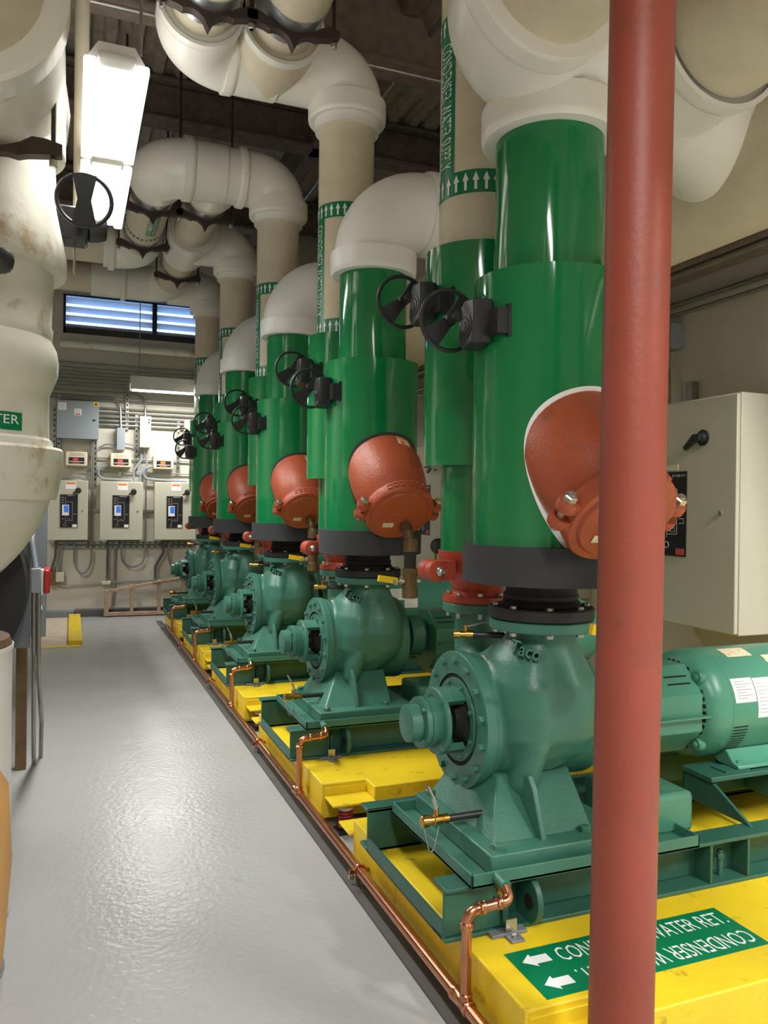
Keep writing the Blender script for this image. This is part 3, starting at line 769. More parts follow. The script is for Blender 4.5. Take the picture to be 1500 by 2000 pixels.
# foam edge of the cut-out where the barrel leaves the round jacket
m = MB(); ra = []; rb_ = []
for i in range(64):
    a = 2*PI*i/64
    def cut(rr, lift):
        d = SU*math.sin(a)*rr+SV*math.cos(a)*rr
        P0 = SO+d; ex, ey = P0.x-FXC, P0.y-NY
        A = SD.y**2; B = 2*ey*SD.y; C_ = ex*ex+ey*ey-(.28+lift)**2
        D_ = B*B-4*A*C_
        if D_ < 0: tt = -B/(2*A)
        else: tt = (-B+math.sqrt(D_))/(2*A) if SD.y*1 < 0 and False else max((-B+math.sqrt(D_))/(2*A), (-B-math.sqrt(D_))/(2*A))
        return P0+SD*tt
    ra.append(cut(.2, .003)); rb_.append(cut(.2215, .003))
for i in range(64):
    j = (i+1) % 64
    m.poly([ra[i], ra[j], rb_[j], rb_[i]])
m.build('jacket_edge', 'whiteB', t)
CB = SO+SD*.36
cp = MB().lathe(CB, SD, ((0, .14), (0, .188), (.012, .198), (.06, .198), (.072, .19), (.072, .15)), 48, caps=False).build('coupling', 'orange', t)
for sx in (-1, 1):
    for sv in (1, -1):
        c = CB+SD*.036+SU*sx*.217+SV*sv*.035
        mm = MB().lathe(c-SV*sv*.017, SV*sv, ((0, .036), (.02, .038), (.034, .034)), 20)
        mm.rings([[c-SU*sx*.08+SD*a-SV*b*1.0 for a, b in ((-.034, -.02), (.034, -.02), (.034, .02), (-.034, .02))], [c+SD*a-SV*b for a, b in ((-.03, -.016), (.03, -.016), (.03, .016), (-.03, .016))]])
        mm.build('lug', 'orange', cp)
    c = CB+SD*.036+SU*sx*.22
    b_ = MB().cyl(c-SV*.075, c+SV*.085, .0125, None, 12).build('bolt', 'steel', cp)
    MB().hexa(c+SV*.052, SV, .024, .026).build('nut', 'steel', b_)
MB().lathe(CB, SD, ((.05, .17), (.076, .163), (.084, .155), (.086, .05)), 44).build('end_cap', 'orange', t)
# raised pads and stickers
m = MB()
for i in range(7):
    a = -.55+1.1*i/6
    c = CB+(SU*math.sin(a)+SV*math.cos(a))*.199
    d = (SU*math.cos(a)-SV*math.sin(a))
    for s0 in (.012, .034):
        q = [c+d*-.012+SD*s0, c+d*.012+SD*s0, c+d*.012+SD*(s0+.015), c+d*-.012+SD*(s0+.015)]
        nn_ = (c-CB).normalized()
        m.rings([[v-nn_*.004 for v in q], [v+nn_*.005 for v in q]])
m.build('raised_pads', 'orange', cp)
def on_barrel(u, tt, r):
    return SO+SD*tt+(SU*math.sin(u)+SV*math.cos(u))*r
m = MB()
for i in range(5):
    a, b = .12+.4*i/5, .12+.4*(i+1)/5
    m.poly([on_barrel(a, .015, .2195), on_barrel(b, .015, .2195), on_barrel(b, .09, .2195), on_barrel(a, .09, .2195)])
bl = m.build('warning_sticker', 'buff', br)
m = MB()
for i in range(5):
    a, b = .12+.4*i/5, .12+.4*(i+1)/5
    m.poly([on_barrel(a, .02, .2205), on_barrel(b, .02, .2205), on_barrel(b, .032, .2205), on_barrel(a, .032, .2205)])
m.poly([on_barrel(.2, .045, .221), on_barrel(.32, .045, .221), on_barrel(.32, .08, .221), on_barrel(.2, .08, .221)])
m.build('sticker_print', 'inkorange', bl)
CC = CB+SD*.0875
q = [CC+SU*-.09+SV*-.055, CC+SU*-.025+SV*-.055, CC+SU*-.025+SV*-.09, CC+SU*-.09+SV*-.09]
MB().poly(q).build('cap_sticker', 'buff', t)
# blow-down pipe from the cap
e0 = CC+SU*.045+SV*-.07
e1 = e0+SD*.06; e2 = Vector((e1.x+.01, e1.y-.02, e1.z-.06)); zb = e2.z
m = MB().tube([e0, e1, Vector((e1.x+.01, e1.y-.012, e1.z-.12))], .03, .05, 16)
m.lathe(e0+SD*.012, SD, ((0, .036), (.028, .037), (.04, .033)), 18)
x_, y_ = e1.x+.01, e1.y-.012
m.lathe((x_, y_, e1.z-.03), (0, 0, -1), ((0, .036), (.02, .043), (.075, .042), (.078, .032), (.17, .032)), 20)
bp_ = m.build('blowdown_pipe', 'bronze', t)
MB().lathe((x_, y_, e1.z-.105), (0, 0, -1), ((0, .0335), (.09, .0335)), 18).build('black_nipple', 'rubber', bp_)
MB().lathe((x_, y_, e1.z-.195), (0, 0, -1), ((0, .036), (.006, .043), (.04, .043), (.045, .04), (.1, .04), (.104, .044), (.165, .044), (.168, .038)), 18).build('valve_body', 'bronze', bp_)
hz = Vector((x_-.04, y_, e1.z-.27))
MB().lathe(hz, (-1, 0, 0), ((0, .02), (.02, .02), (.021, .012), (.05, .012), (.051, .018), (.065, .016)), 14).build('valve_stem', 'steel', bp_)
hy = hz+Vector((-.05, 0, 0))
MB().box(hy.x-.1, hy.x+.012, hy.y-.012, hy.y+.006, hy.z-.004, hy.z+.03, rot=Matrix.Rotation(.15, 3, 'Y')).build('yellow_lever', 'valveyellow', bp_)
for st in five(t, 'orange strainer dome with bolted coupling, on front riser %s', 'orange strainers')[1:]:
    for c in st.children:
        if c.name.startswith('jacket_edge'):
            c.material_slots[0].link = 'OBJECT'; c.material_slots[0].material = M['foam']

# ------------------------------------------------------------------ gear operators with handwheels
def gear(x, y, z, xs, plate):
    """boss face at x, stem toward +x up to xs (jacket surface)"""
    t = thing('gear_operator', (x+.05, y, z-.09), '', 'handwheel')
    hexp = [(-.062, .055), (-.02, .092), (.058, .085), (.064, .02), (.05, -.075), (-.04, -.09), (-.066, -.06)]
    gb = MB().prism(hexp, (x, y, z), (0, -1, 0), (0, 0, 1), -.0001).bm and MB()
    gb.rings([[Vector((x+.0, y-a*.92, z+b*.95)) for a, b in hexp], [Vector((x+.02, y-a, z+b)) for a, b in hexp], [Vector((x+.075, y-a, z+b)) for a, b in hexp], [Vector((x+.09, y-a*.8, z+b*.8)) for a, b in hexp]])
    gg = gb.build('gearbox', 'black', t, bevel=.004)
    MB().lathe((x, y, z-.01), (-1, 0, 0), ((-.004, .042), (.003, .042), (.004, .036), (.002, .035), (.002, .028), (.006, .027), (.007, .018), (.01, .015)), 28).build('position_dial', 'black', gg)
    MB().cyl((x+.08, y, z-.005), (xs+.03, y, z-.005), .045, None, 20).box(x+.06, plate+.004, y-.125, y+.06, z-.05, z+.042).build('stem_neck', 'black', t)
    MB().box(plate, plate+.014, y-.13, y+.1, z-.06, z+.055).build('mounting_plate', 'black', t)
    wc = Vector((x+.004, y+.155, z+.045))
    MB().cyl((x+.03, y+.05, z+.045), (wc.x, wc.y, wc.z), .016, None, 14).lathe((x+.01, y+.055, z+.045), (0, 1, 0), ((0, .03), (.02, .024), (.04, .018)), 16).build('input_shaft', 'black', t)
    hw = MB().torus(wc, (0, 1, 0), .115, .009, 48, 10).build('handwheel', 'black', t)
    d = Vector((math.cos(.75), 0, math.sin(.75))); e = Vector((-d.z, 0, d.x))
    m = MB()
    for sg in (1, -1):
        m.rings([[wc+d*sg*.01+e*.022+Vector((0, k, 0)), wc+d*sg*.11+e*.045+Vector((0, k*.5, 0)), wc+d*sg*.11-e*.045+Vector((0, k*.5, 0)), wc+d*sg*.01-e*.022+Vector((0, k, 0))] for k in (-.012, .004)])
    m.lathe(wc-Vector((0, .03, 0)), (0, 1, 0), ((0, .022), (.04, .026)), 18)
    m.build('spoke', 'black', hw)
    return t
five(gear(1.335, 2.587, 2.28, 1.41, 1.437), 'black handwheel with gearbox on the front riser of pump %s', 'front handwheels')
five(gear(1.375, 3.15, 2.49, 1.46, 1.487), 'black handwheel with gearbox on the rear riser of pump %s', 'rear handwheels')

# ------------------------------------------------------------------ drain valves (brass) on the pump feet
t = thing('drain_valve', (1.28, 2.52, .44), '', 'valve')
vy, vz = 2.5, .512
DX = -.085
q = 1.325+DX
MB().cyl((1.45, vy, vz), (q, vy, vz), .0125, None, 12).build('nipple', 'black', t)
m = MB().lathe((q+.005, vy, vz), (-1, 0, 0), ((0, .017), (.02, .018), (.021, .0165), (.055, .02), (.058, .0165), (.075, .0165), (.077, .021), (.1, .021), (.104, .017)), 16)
m.cyl((q-.04, vy, vz), (q-.04, vy, vz+.04), .009, None, 10)
vb = m.build('valve_body', 'brass', t)
lv = MB().tube([(q-.04, vy, vz+.035), (q-.045, vy, vz+.055), (q-.052, vy, vz+.075)], .0075, .01, 8)
lv.rings([[Vector((q-.046+a, vy+b, vz+.065)) for a, b in ((-.003, -.011), (.003, -.011), (.003, .011), (-.003, .011))], [Vector((q-.078+a, vy+b, vz+.125)) for a, b in ((-.003, -.013), (.003, -.013), (.003, .013), (-.003, .013))]])
lv.build('lever', 'steel', vb)
pts = [(q-.095+.055*k/8, vy-.02, vz-.016-.085*math.sin(PI*k/8)) for k in range(9)]
MB().tube(pts, .0022, 0, 6).build('cap_chain', 'steel', vb)
five(t, 'brass drain valve with small chain, on the tray of the pump %s', 'brass drain valves')

# ------------------------------------------------------------------ copper
CX, CZc, CR = 1.136, .085, .0205
t = thing('copper_drain_main', (CX, 6, 0), 'long straight copper drain pipe along the floor edge in front of the yellow slabs', 'pipe')
MB().cyl((CX, .9, CZc), (CX, 10.15, CZc), CR, None, 16).build('tube', 'copper', t)
for n in range(5):
    for dy_ in (.95, -.02):
        y = 2.143+n*SP-dy_
        if 1. < y < 10:
            if dy_ > .5:
                MB().torus((CX, y, CZc), (0, 1, 0), .024, .006, 20, 8).box(CX-.045, CX-.022, y-.006, y+.006, CZc-.008, CZc+.008).box(CX+.022, CX+.04, y-.006, y+.006, CZc-.008, CZc+.008).build('pipe_clamp', 'copper', t)
                MB().box(CX-.01, CX+.01, y+.02, y+.04, .001, CZc-.016).cyl((CX-.03, y+.05, .04), (CX-.015, y+.05, .04), .01, None, 8).build('support_post', 'steel', t)
            else:
                MB().lathe((CX, y-.05, CZc), (0, 1, 0), ((0, .022), (.004, .0255), (.018, .0255), (.022, .023), (.085, .023), (.089, .0255), (.1, .0255), (.104, .022)), 16).build('tee', 'copper', t)
t = thing('copper_drain_branch', (CX, 2.143, CZc+.01), '', 'pipe')
ez = .372; cy_ = 2.143
m = MB().tube([(CX, cy_, CZc+.015), (CX, cy_, ez), (1.288, cy_, ez+.01), (1.288, TY0-.05, .41)], .0162, .036, 16)
m.build('tube', 'copper', t)
for o, ax in (((CX, cy_, CZc+.018), (0, 0, 1)), ((CX, cy_, ez-.052), (0, 0, 1)), ((CX+.04, cy_, ez+.004), (1, 0, .05)), ((1.235, cy_, ez+.008), (1, 0, .05))):
    MB().lathe(o, ax, ((0, .017), (.002, .0212), (.006, .0195), (.014, .0195), (.018, .0212), (.022, .017)), 16).build('press_fitting', 'copper', t)
MB().lathe((1.288, cy_+.04, .39), (0, 1, .4), ((0, .017), (.004, .021), (.016, .021), (.02, .017), (.03, .019), (.04, .017)), 14).build('union', 'brass', t)
five(t, 'copper drain branch rising to the drip tray of the pump %s', 'copper drain branches')
struct(MB().box(1.10, 1.17, .6, 11.3, .0005, .012).build('trim_10', 'curb_and_shadow'))  # dark strip painted on the floor as the copper pipe's shadow

# ------------------------------------------------------------------ pipe label on the near slab
t = thing('floor_label', (1.68, 2.01, BZ), 'green and white pipe label with arrows lying on the yellow slab by the red pole', 'sign')
SX0, SX1, SY0, SY1 = 1.262, 2.10, 1.893, 2.135
MB().box(SX0, SX1, SY0, SY1, BZ+.0002, BZ+.0014).build('sheet', 'signgreen', t)
m = MB(); z = BZ+.0018
hh = (SY1-SY0)/2
for k, yc in enumerate((SY1-hh*.5, SY0+hh*.5)):
    m.poly([(SX0+.03, yc, z), (SX0+.07, yc-.034, z), (SX0+.07, yc-.02, z), (SX0+.125, yc-.02, z), (SX0+.125, yc+.02, z), (SX0+.07, yc+.02, z), (SX0+.07, yc+.034, z)])
m.build('arrow_print', 'signwhite', t, smooth=False); m = MB()
x0, x1 = SX0+.155, SX1-.02
add_text(m, 'CONDENSER WATER RET.', plane_fn((x0, SY1-hh*.5-.036, z), (1, 0, 0), (0, 1, 0)), x1-x0, .072)
m.build('lettering', 'signwhite', t, smooth=False); m = MB()
add_text(m, 'CONDENSER WATER RET.', plane_fn((x1, SY0+hh*.5+.036, z), (-1, 0, 0), (0, -1, 0)), x1-x0, .072)
m.build('lettering', 'signwhite', t, smooth=False)

# ------------------------------------------------------------------ red pole (standpipe)
t = thing('red_standpipe', (1.335, 1.65, 0), 'red-oxide painted steel standpipe in the right foreground', 'pipe')
tp = Vector((1.335+.035, 1.65, CZ)); bt = Vector((1.335-.016, 1.65, 0))
MB().cyl(bt, tp, .0815, None, 56).build('pipe', 'pole', t)
MB().lathe((bt.x, 1.65, 0), (0, 0, 1), ((0, .12), (.012, .12), (.016, .09), (.05, .085)), 40).build('base_flange', 'pole', t)

# ------------------------------------------------------------------ right wall: drive cabinets
def drive_cab(x, y, label):
    t = thing('drive_cabinet', (x+.2, y+.42, .88), label, 'electrical cabinet', 'large beige drive cabinets on the right wall')
    MB().box(x+.03, RX-.001, y, y+.86, .88, 2.31).build('body', 'panel', t, bevel=.006)
    dr = MB().box(x, x+.028, y+.004, y+.856, .89, 2.3).build('door', 'panel', t, bevel=.006)
    kp = MB().box(x-.006, x, y+.40, y+.66, 1.32, 1.86).build('diagram_panel', 'inkblk', dr)
    MB().box(x-.016, x-.006, y+.52, y+.6, 1.55, 1.68).build('keypad', 'signwhite', kp)
    MB().box(x-.017, x-.016, y+.53, y+.59, 1.63, 1.675).build('keypad_screen', 'screen', kp)
    m = MB(); X = x-.0075
    f = plane_fn((X, y+.545, 1.805), (0, -1, 0), (0, 0, 1))
    add_text(m, 'AF-300 P11', plane_fn((X, y+.53, 1.825), (0, -1, 0), (0, 0, 1)), .12, .017)
    def ln(a0, b0, a1, b1, w=.003):
        m.box(X-.0004, X, y+min(a0, a1)-w/2, y+max(a0, a1)+w/2, min(b0, b1)-w/2, max(b0, b1)+w/2)
    ln(.57, 1.68, .57, 1.8); ln(.57, 1.44, .57, 1.55); ln(.48, 1.46, .48, 1.75); ln(.48, 1.75, .57, 1.75); ln(.48, 1.46, .57, 1.46)
    ln(.5, 1.475, .54, 1.475); ln(.5, 1.475, .5, 1.5); ln(.54, 1.475, .54, 1.5); ln(.42, 1.53, .46, 1.53); ln(.42, 1.53, .42, 1.56); ln(.42, 1.56, .46, 1.56)
    m.torus((X, y+.57, 1.39), (1, 0, 0), .02, .0015, 20, 4)
    m.build('diagram_print', 'signwhite', kp, smooth=False)
    MB().box(x-.0085, x-.006, y+.415, y+.485, 1.33, 1.37).build('red_label', 'inkred', kp)
    MB().box(x-.003, x, y+.48, y+.6, 1.87, 1.905).build('name_plate', 'buff', dr)
    MB().lathe((x, y+.27, 2.06), (-1, 0, 0), ((0, .05), (.006, .05), (.01, .034), (.03, .03), (.034, .02)), 24).box(x-.06, x-.03, y+.25, y+.29, 2.04, 2.08).prism([(0, -.02), (.1, -.075), (.112, -.055), (.03, .02)], (x-.04, y+.26, 2.06), (0, 1, 0), (0, 0, 1), -.025).build('rotary_handle', 'black', dr)
    MB().lathe((x, y+.12, 1.6), (-1, 0, 0), ((0, .016), (.008, .015), (.01, .01)), 16).build('lock', 'steel', dr)
    return t
drive_cab(3.6, 3.53, 'large beige drive cabinet on the right wall, at the right edge behind the red pole')
drive_cab(3.6, 5.45, 'large beige drive cabinet on the right wall, glimpsed between first and second risers')
drive_cab(3.6, 7.36, 'large beige drive cabinet on the right wall, glimpsed behind the second and third pumps')
# conduits and boxes on right wall
def cond(pts, r, label, group=None, bend=.08, mt='galv', name='conduit'):
    return tag(MB().tube(pts, r, bend, 10).build(name, mt), label, 'conduit', group)
for i, (z, r) in enumerate(((3.06, .018), (2.98, .014))):
    cond([(RX-.05-.03*i, .5, z+.0), (RX-.05-.03*i, 11.8, z)], r, ('upper' if i == 0 else 'lower')+' of two close steel conduits running along the right wall above the cabinet')
cond([(3.55, .6, 3.1), (3.55, 11.8, 3.1)], .02, 'grey conduit along the underside of the right beam')
t = thing('junction_box', (RX-.06, 4.5, 2.7), 'small grey junction box on the right wall with a conduit dropping to the cabinet', 'box')
MB().box(RX-.11, RX-.001, 4.42, 4.56, 2.75, 2.93).build('box', 'greybox', t, bevel=.004)
MB().tube([(RX-.06, 4.5, 2.76), (RX-.06, 4.5, 2.6), (RX-.08, 4.47, 2.54), (RX-.08, 4.47, .9)], .013, .05, 10).build('drop_conduit', 'galv', t)
tag(MB().box(RX-.06, RX-.001, 4.27, 4.33, .9, 2.5).build('strut_post', 'galv'), 'short steel strut standing up behind the beige cabinet at the right edge', 'strut')
# equipment shelf glimpse behind the pumps on right wall base
tag(MB().box(3.55, 3.95, 4.6, 6.9, .0, .1).build('wall_plinth', 'curb_and_shadow', bevel=.01), 'dark low plinth along the foot of the right wall behind the pumps', 'plinth')

# ------------------------------------------------------------------ back wall equipment
YB = BY-.002
def bdoor_cab(x0, x1, z0, z1, label):
    D = .2; y = BY-.03-D
    cx_ = x0
    t = thing('drive_cabinet', ((x0+x1)/2, BY-.1, z0), label, 'electrical cabinet', 'beige drive cabinets on the back wall')
    MB().box(x0+.01, x1-.01, y+.02, BY-.001, z0, z1).build('body', 'panel', t, bevel=.005)
    dr = MB().box(x0, x1, y, y+.019, z0+.004, z1-.004).build('door', 'panel', t, bevel=.005)
    a, b, c, d = x0+.17, x0+.40, z0+.18, z0+.645
    kp = MB().box(a, b, y-.006, y, c, d).build('diagram_panel', 'inkblk', dr)
    k = MB().box(a+.025, a+.115, y-.016, y-.006, c+.17, c+.32).build('keypad', 'signwhite', kp)
    MB().box(a+.05, a+.11, y-.0175, y-.016, c+.215, c+.31).build('keypad_screen', 'screen', kp)
    m = MB(); Y = y-.0065
    def ln(p0, q0, p1, q1, w=.005): m.box(a+min(p0, p1)-w/2, a+max(p0, p1)+w/2, Y-.0006, Y, c+min(q0, q1)-w/2, c+max(q0, q1)+w/2)
    ln(.07, .33, .07, .43); ln(.07, .06, .07, .165); ln(.16, .1, .16, .36); ln(.07, .36, .16, .36); ln(.07, .1, .16, .1); ln(.1, .12, .13, .12)
    for q in (.35, .385, .42): ln(.025, q, .04, q, .012)
    ln(.1, .45, .19, .45, .012); ln(.18, .19, .21, .19, .008); ln(.03, .12, .045, .12, .008)
    m.torus((a+.065, Y, c+.035), (0, 1, 0), .018, .002, 16, 4)
    m.build('diagram_print', 'ink', kp, smooth=False)
    MB().box(a+.16, a+.22, y-.008, y-.006, c+.005, c+.045).build('red_label', 'paper', kp)
    w = MB().box(x0+.235, x0+.375, y-.002, y, z1-.125, z1-.02).build('warning_label', 'paper', dr)
    MB().box(x0+.245, x0+.365, y-.0028, y-.002, z1-.055, z1-.03).build('warning_stripe', 'inkorange', w)
    hx, hz_ = x1-.13, z1-.14
    MB().lathe((hx, y, hz_), (0, -1, 0), ((0, .04), (.008, .04), (.012, .03), (.03, .026)), 20).prism([(.02, .02), (-.075, -.035), (-.065, -.055), (.025, -.02)], (hx, y-.03, hz_), (1, 0, 0), (0, 0, 1), .02).build('rotary_handle', 'black', dr)
    MB().lathe((x1-.07, y, (z0+z1)/2), (0, -1, 0), ((0, .012), (.008, .01)), 12).build('lock', 'steel', dr)
    MB().box(x0+.03, x0+.1, y+.05, y+.1, z0-.025, z0).build('conduit_hub', 'steel', t)
    return t
bdoor_cab(-.32, .215, 1.095, 1.94, 'beige drive cabinet on the back wall, leftmost of three, partly behind the white pipe')
bdoor_cab(.375, .962, 1.095, 1.938, 'beige drive cabinet on the back wall, middle of three')
bdoor_cab(1.125, 1.72, 1.095, 1.945, 'beige drive cabinet on the back wall, rightmost of three, next to the farthest pump')
# grey control panel
t = thing('control_panel', (.07, BY-.12, 2.53), 'grey steel control panel on the back wall above the cream boxes', 'electrical cabinet')
y = BY-.22
MB().box(-.205, .34, y+.015, BY-.001, 2.535, 3.06).build('body', 'greybox', t, bevel=.004)
dr = MB().box(-.21, .345, y, y+.014, 2.53, 3.065).build('door', 'greybox', t, bevel=.003)
MB().lathe((.285, y, 2.8), (0, -1, 0), ((0, .016), (.01, .014)), 12).build('lock', 'black', dr)
w = MB().poly([(.275, y-.001, 3.005), (.34, y-.001, 3.005), (.34, y-.001, 3.06), (.275, y-.001, 3.06)]).build('yellow_warning_sticker', 'valveyellow', dr)
MB().prism([(0, .045), (-.022, .005), (.022, .005)], (.307, y-.0011, 3.008), (1, 0, 0), (0, 0, 1), .0006).build('warning_triangle', 'inkblk', w)
pl = MB().box(-.19, -.085, y-.001, y, 2.925, 3.03).box(.02, .115, y-.001, y, 2.86, 2.95).build('paper_labels', 'paper', dr)
m = MB().box(.03, .105, y-.0018, y-.001, 2.866, 2.885).build('label_stripe', 'inkred', pl)
m = MB()
for k in range(4): m.box(-.175, -.1, y-.0018, y-.001, 2.94+.02*k, 2.946+.02*k); m.box(.03, .1, y-.0018, y-.001, 2.895+.012*k, 2.9+.012*k)
m.build('label_print', 'ink', pl)
# cream boxes
def cream_box(x0, z0, label, tint):
    y = BY-.16; W_, H_ = .29, .2
    t = thing('relay_box', (x0+W_/2, BY-.08, z0), label, 'box', 'cream relay boxes on the back wall')
    MB().box(x0, x0+W_, y, BY-.001, z0, z0+H_).build('case', 'cream', t, bevel=.01)
    f = MB().box(x0+.045, x0+.25, y-.003, y, z0+.03, z0+.12).build('display_face', 'inkblk', t)
    MB().box(x0+.1, x0+.17, y-.005, y-.003, z0+.07, z0+.11).box(x0+.09, x0+.19, y-.005, y-.003, z0+.032, z0+.045).build('colour_patch', tint, f)
    MB().box(x0+.05, x0+.24, y-.005, y-.003, z0+.055, z0+.063).build('white_stripe', 'signwhite', f)
    m = MB()
    for k in range(14):
        for r_ in (.14, .165): m.box(x0+.06+.013*k, x0+.066+.013*k, y-.001, y+.001, z0+r_, z0+r_+.017)
    m.build('vent_slots', 'ink', t)
    return t
cream_box(-.09, 2.149, 'cream relay box with red and black face, leftmost of three above the cabinets', 'inkred')
cream_box(.511, 2.149, 'cream relay box with red and black face, middle of three under the narrow grey box', 'inkred')
cream_box(1.108, 2.139, 'cream relay box with orange and black face, rightmost of three above the cabinets', 'inkorange')
tag(MB().box(.597, .712, BY-.13, BY-.001, 2.4, 2.72).build('junction_box', 'greybox', bevel=.004), 'narrow grey junction box above the middle cream relay box', 'box')
t = thing('contactor_box', (.99, BY-.1, 2.445), 'tall narrow cream box with black buttons, right of the narrow grey box', 'box')
MB().box(.913, 1.068, BY-.18, BY-.001, 2.446, 2.9).build('case', 'cream', t, bevel=.006)
MB().box(.95, 1.03, BY-.182, BY-.18, 2.66, 2.78).build('blue_label', 'ink', t)
MB().cyl((1.04, BY-.181, 2.85), (1.04, BY-.19, 2.85), .012, None, 12).cyl((1.04, BY-.181, 2.81), (1.04, BY-.19, 2.81), .012, None, 12).build('button', 'black', t)
t = thing('contactor_box', (1.62, BY-.1, 2.5), 'pale box at the right end of the back wall, half behind the farthest riser', 'box')
MB().box(1.55, 1.75, BY-.18, BY-.001, 2.52, 2.87).build('case', 'cream', t, bevel=.006)
# struts
def strut(x, z0, z1, label, y=BY-.04, w=.042, vert=True):
    t = thing('strut_channel', (x, BY-.02, z0), label, 'strut', 'steel strut channels on the back wall')
    if vert: MB().box(x-w/2, x+w/2, y-.01, BY-.001, z0, z1).build('channel', 'galv', t)
    m = MB(); z = z0+.05
    while z < z1-.05: m.box(x-.009, x+.009, y-.0112, y-.0098, z, z+.03); z += .075
    m.build('slots', 'dark', t)
for x, z0, z1, lab in ((-.24, 2.2, 3.0, 'slotted steel strut just left of the grey control panel'), (-.18, 2.1, 3.15, 'slotted steel strut behind the left edge of the grey control panel'), (.31, 1.9, 2.55, 'slotted steel strut under the grey control panel'), (.74, 2.7, 3.4, 'slotted steel strut crossing the conduit bank'), (.875, 2.1, 2.92, 'slotted steel strut beside the tall narrow cream box'), (1.475, 2.1, 2.88, 'slotted steel strut near the farthest handwheel')):
    strut(x, z0, z1, lab)
t = thing('strut_channel', (.7, BY-.02, .98), 'long horizontal slotted strut under the three drive cabinets', 'strut')
MB().box(-.2, 1.75, BY-.05, BY-.001, 1.03, 1.07).box(-.2, 1.75, BY-.05, BY-.001, .975, 1.01).build('channel', 'galv', t)
m = MB(); x = .2
while x < 1.7: m.box(x, x+.035, BY-.0515, BY-.05, .985, 1.0); m.box(x+.01, x+.045, BY-.0515, BY-.05, 1.043, 1.058); x += .085
m.build('slots', 'dark', t)
tag(MB().box(.2, 1.2, BY-.045, BY-.001, 1.5, 1.535).build('strut_channel', 'galv'), 'horizontal strut rail running behind the drive cabinets', 'strut')
# horizontal conduit bank
zz = [3.62, 3.55, 3.49, 3.44, 3.39, 3.34, 3.29, 3.23, 3.17, 3.11]
for i, z in enumerate(zz):
    r = .014 if i < 8 else .016
    yb = BY-.04
    drop = -.03*(i % 2)
    if i == 7: pts = [(-1.2, yb, z), (.95, yb, z), (1.02, yb, 2.9)]; pts = [(-1.2, yb, z), (.99, yb, z), (.99, yb-.06, 2.9)]
    else: pts = [(-1.2, yb, z), (2.6 if i != 8 else .55, yb, z)]
    if i == 8: pts = [(-1.2, yb, z), (.64, yb-.0, z-.02), (.655, yb-.04, 2.72)]
    cond(pts, r, '%s steel conduit of the back wall bank from the top' % ('first', 'second', 'third', 'fourth', 'fifth', 'sixth', 'seventh', 'eighth (bending to the cream box)', 'ninth (bending to the grey box)', 'tenth')[i], 'conduit bank on the back wall', .16)
for i, z in enumerate((3.0, 2.94, 2.88, 2.82, 2.76)):
    cond([(.35, BY-.045, z), (2.6, BY-.045, z)], .022 if i > 1 else .015, '%s thick conduit right of the grey control panel, counted from the top' % ('first', 'second', 'third', 'fourth', 'fifth')[i], 'thick conduits beside the control panel')
# vertical conduits & loops
for x, z0, z1, lab in ((.262, 1.0, 2.53, 'vertical conduit between left and middle drive cabinets, left of a pair'), (.285, 1.6, 2.53, 'vertical conduit between left and middle drive cabinets, right of a pair'), (1.015, .9, 2.15, 'vertical conduit between middle and right drive cabinets')):
    cond([(x, BY-.07, z0), (x, BY-.07, z1)], .013, lab)
def loop(x0, x1, zt0, zt1, zb, r, label, mt='greyst', y=BY-.1, hor=0):
    pts = [(x0, y, zt0)]
    for i in range(13):
        a = PI*i/12
        pts.append(((x0+x1)/2-(x1-x0)/2*math.cos(a), y, min(zt0, zt1)-.12-(min(zt0, zt1)-.12-zb)*math.sin(a)))
    pts.append((x1, y, zt1))
    return cond(pts, r, label, 'flexible conduits on the back wall', 0, mt, 'flexible_conduit')
loop(.04, .27, 1.09, .98, .62, .016, 'grey flexible conduit loop hanging below the left drive cabinet')
loop(.68, 1.0, 1.09, .98, .7, .014, 'grey flexible conduit loop hanging below the middle drive cabinet')
cond([(-.2, BY-.1, 1.08), (-.21, BY-.1, .85), (-.27, BY-.08, .62)], .017, 'dark flexible conduit dropping from the left drive cabinet to the small box', 'flexible conduits on the back wall', .1, 'curb_and_shadow', 'flexible_conduit')
cond([(0, BY-.08, 1.05), (-.14, BY-.08, 1.0), (-.165, BY-.08, .62)], .012, 'thin flexible conduit curving from the left drive cabinet to the small box', 'flexible conduits on the back wall', .1, 'greyst', 'flexible_conduit')
cond([(.49, BY-.08, 1.07), (.49, BY-.08, .52)], .018, 'dark straight conduit dropping below the middle drive cabinet', None, .1, 'curb_and_shadow')
cond([(.595, BY-.04, .98), (.58, BY-.04, .13)], .02, 'galvanised conduit dropping behind the ladder', None, .1, 'galv')
cond([(1.27, BY-.08, 1.07), (1.27, BY-.08, .9), (1.16, BY-.08, .7), (1.16, BY-.08, .52)], .02, 'dark bent conduit dropping below the right drive cabinet', None, .1, 'curb_and_shadow')
cond([(1.36, BY-.08, 1.07), (1.34, BY-.08, .85), (1.42, BY-.08, .6)], .016, 'grey flexible conduit right below the right drive cabinet', None, .1, 'greyst')
cond([(-.28, BY-.05, .47), (-.06, BY-.05, .43), (.45, BY-.05, .47), (1.7, BY-.05, .52)], .011, 'thin conduit running low across the back wall above the ladder', None, .1, 'galv')
tag(MB().box(.41, .54, BY-.09, BY-.001, .44, .5).build('wall_fitting', 'panel', bevel=.012), 'small white conduit fitting on the low wall conduit', 'box')
tag(MB().box(-.2, -.09, BY-.12, BY-.001, .5, .64).build('junction_box', 'panel', bevel=.008), 'small white square junction box low on the back wall', 'box')
tag(MB().box(-.28, -.2, BY-.12, BY-.001, .46, .66).build('junction_box', 'rust', bevel=.006), 'rusty brown box beside the small white junction box', 'box')
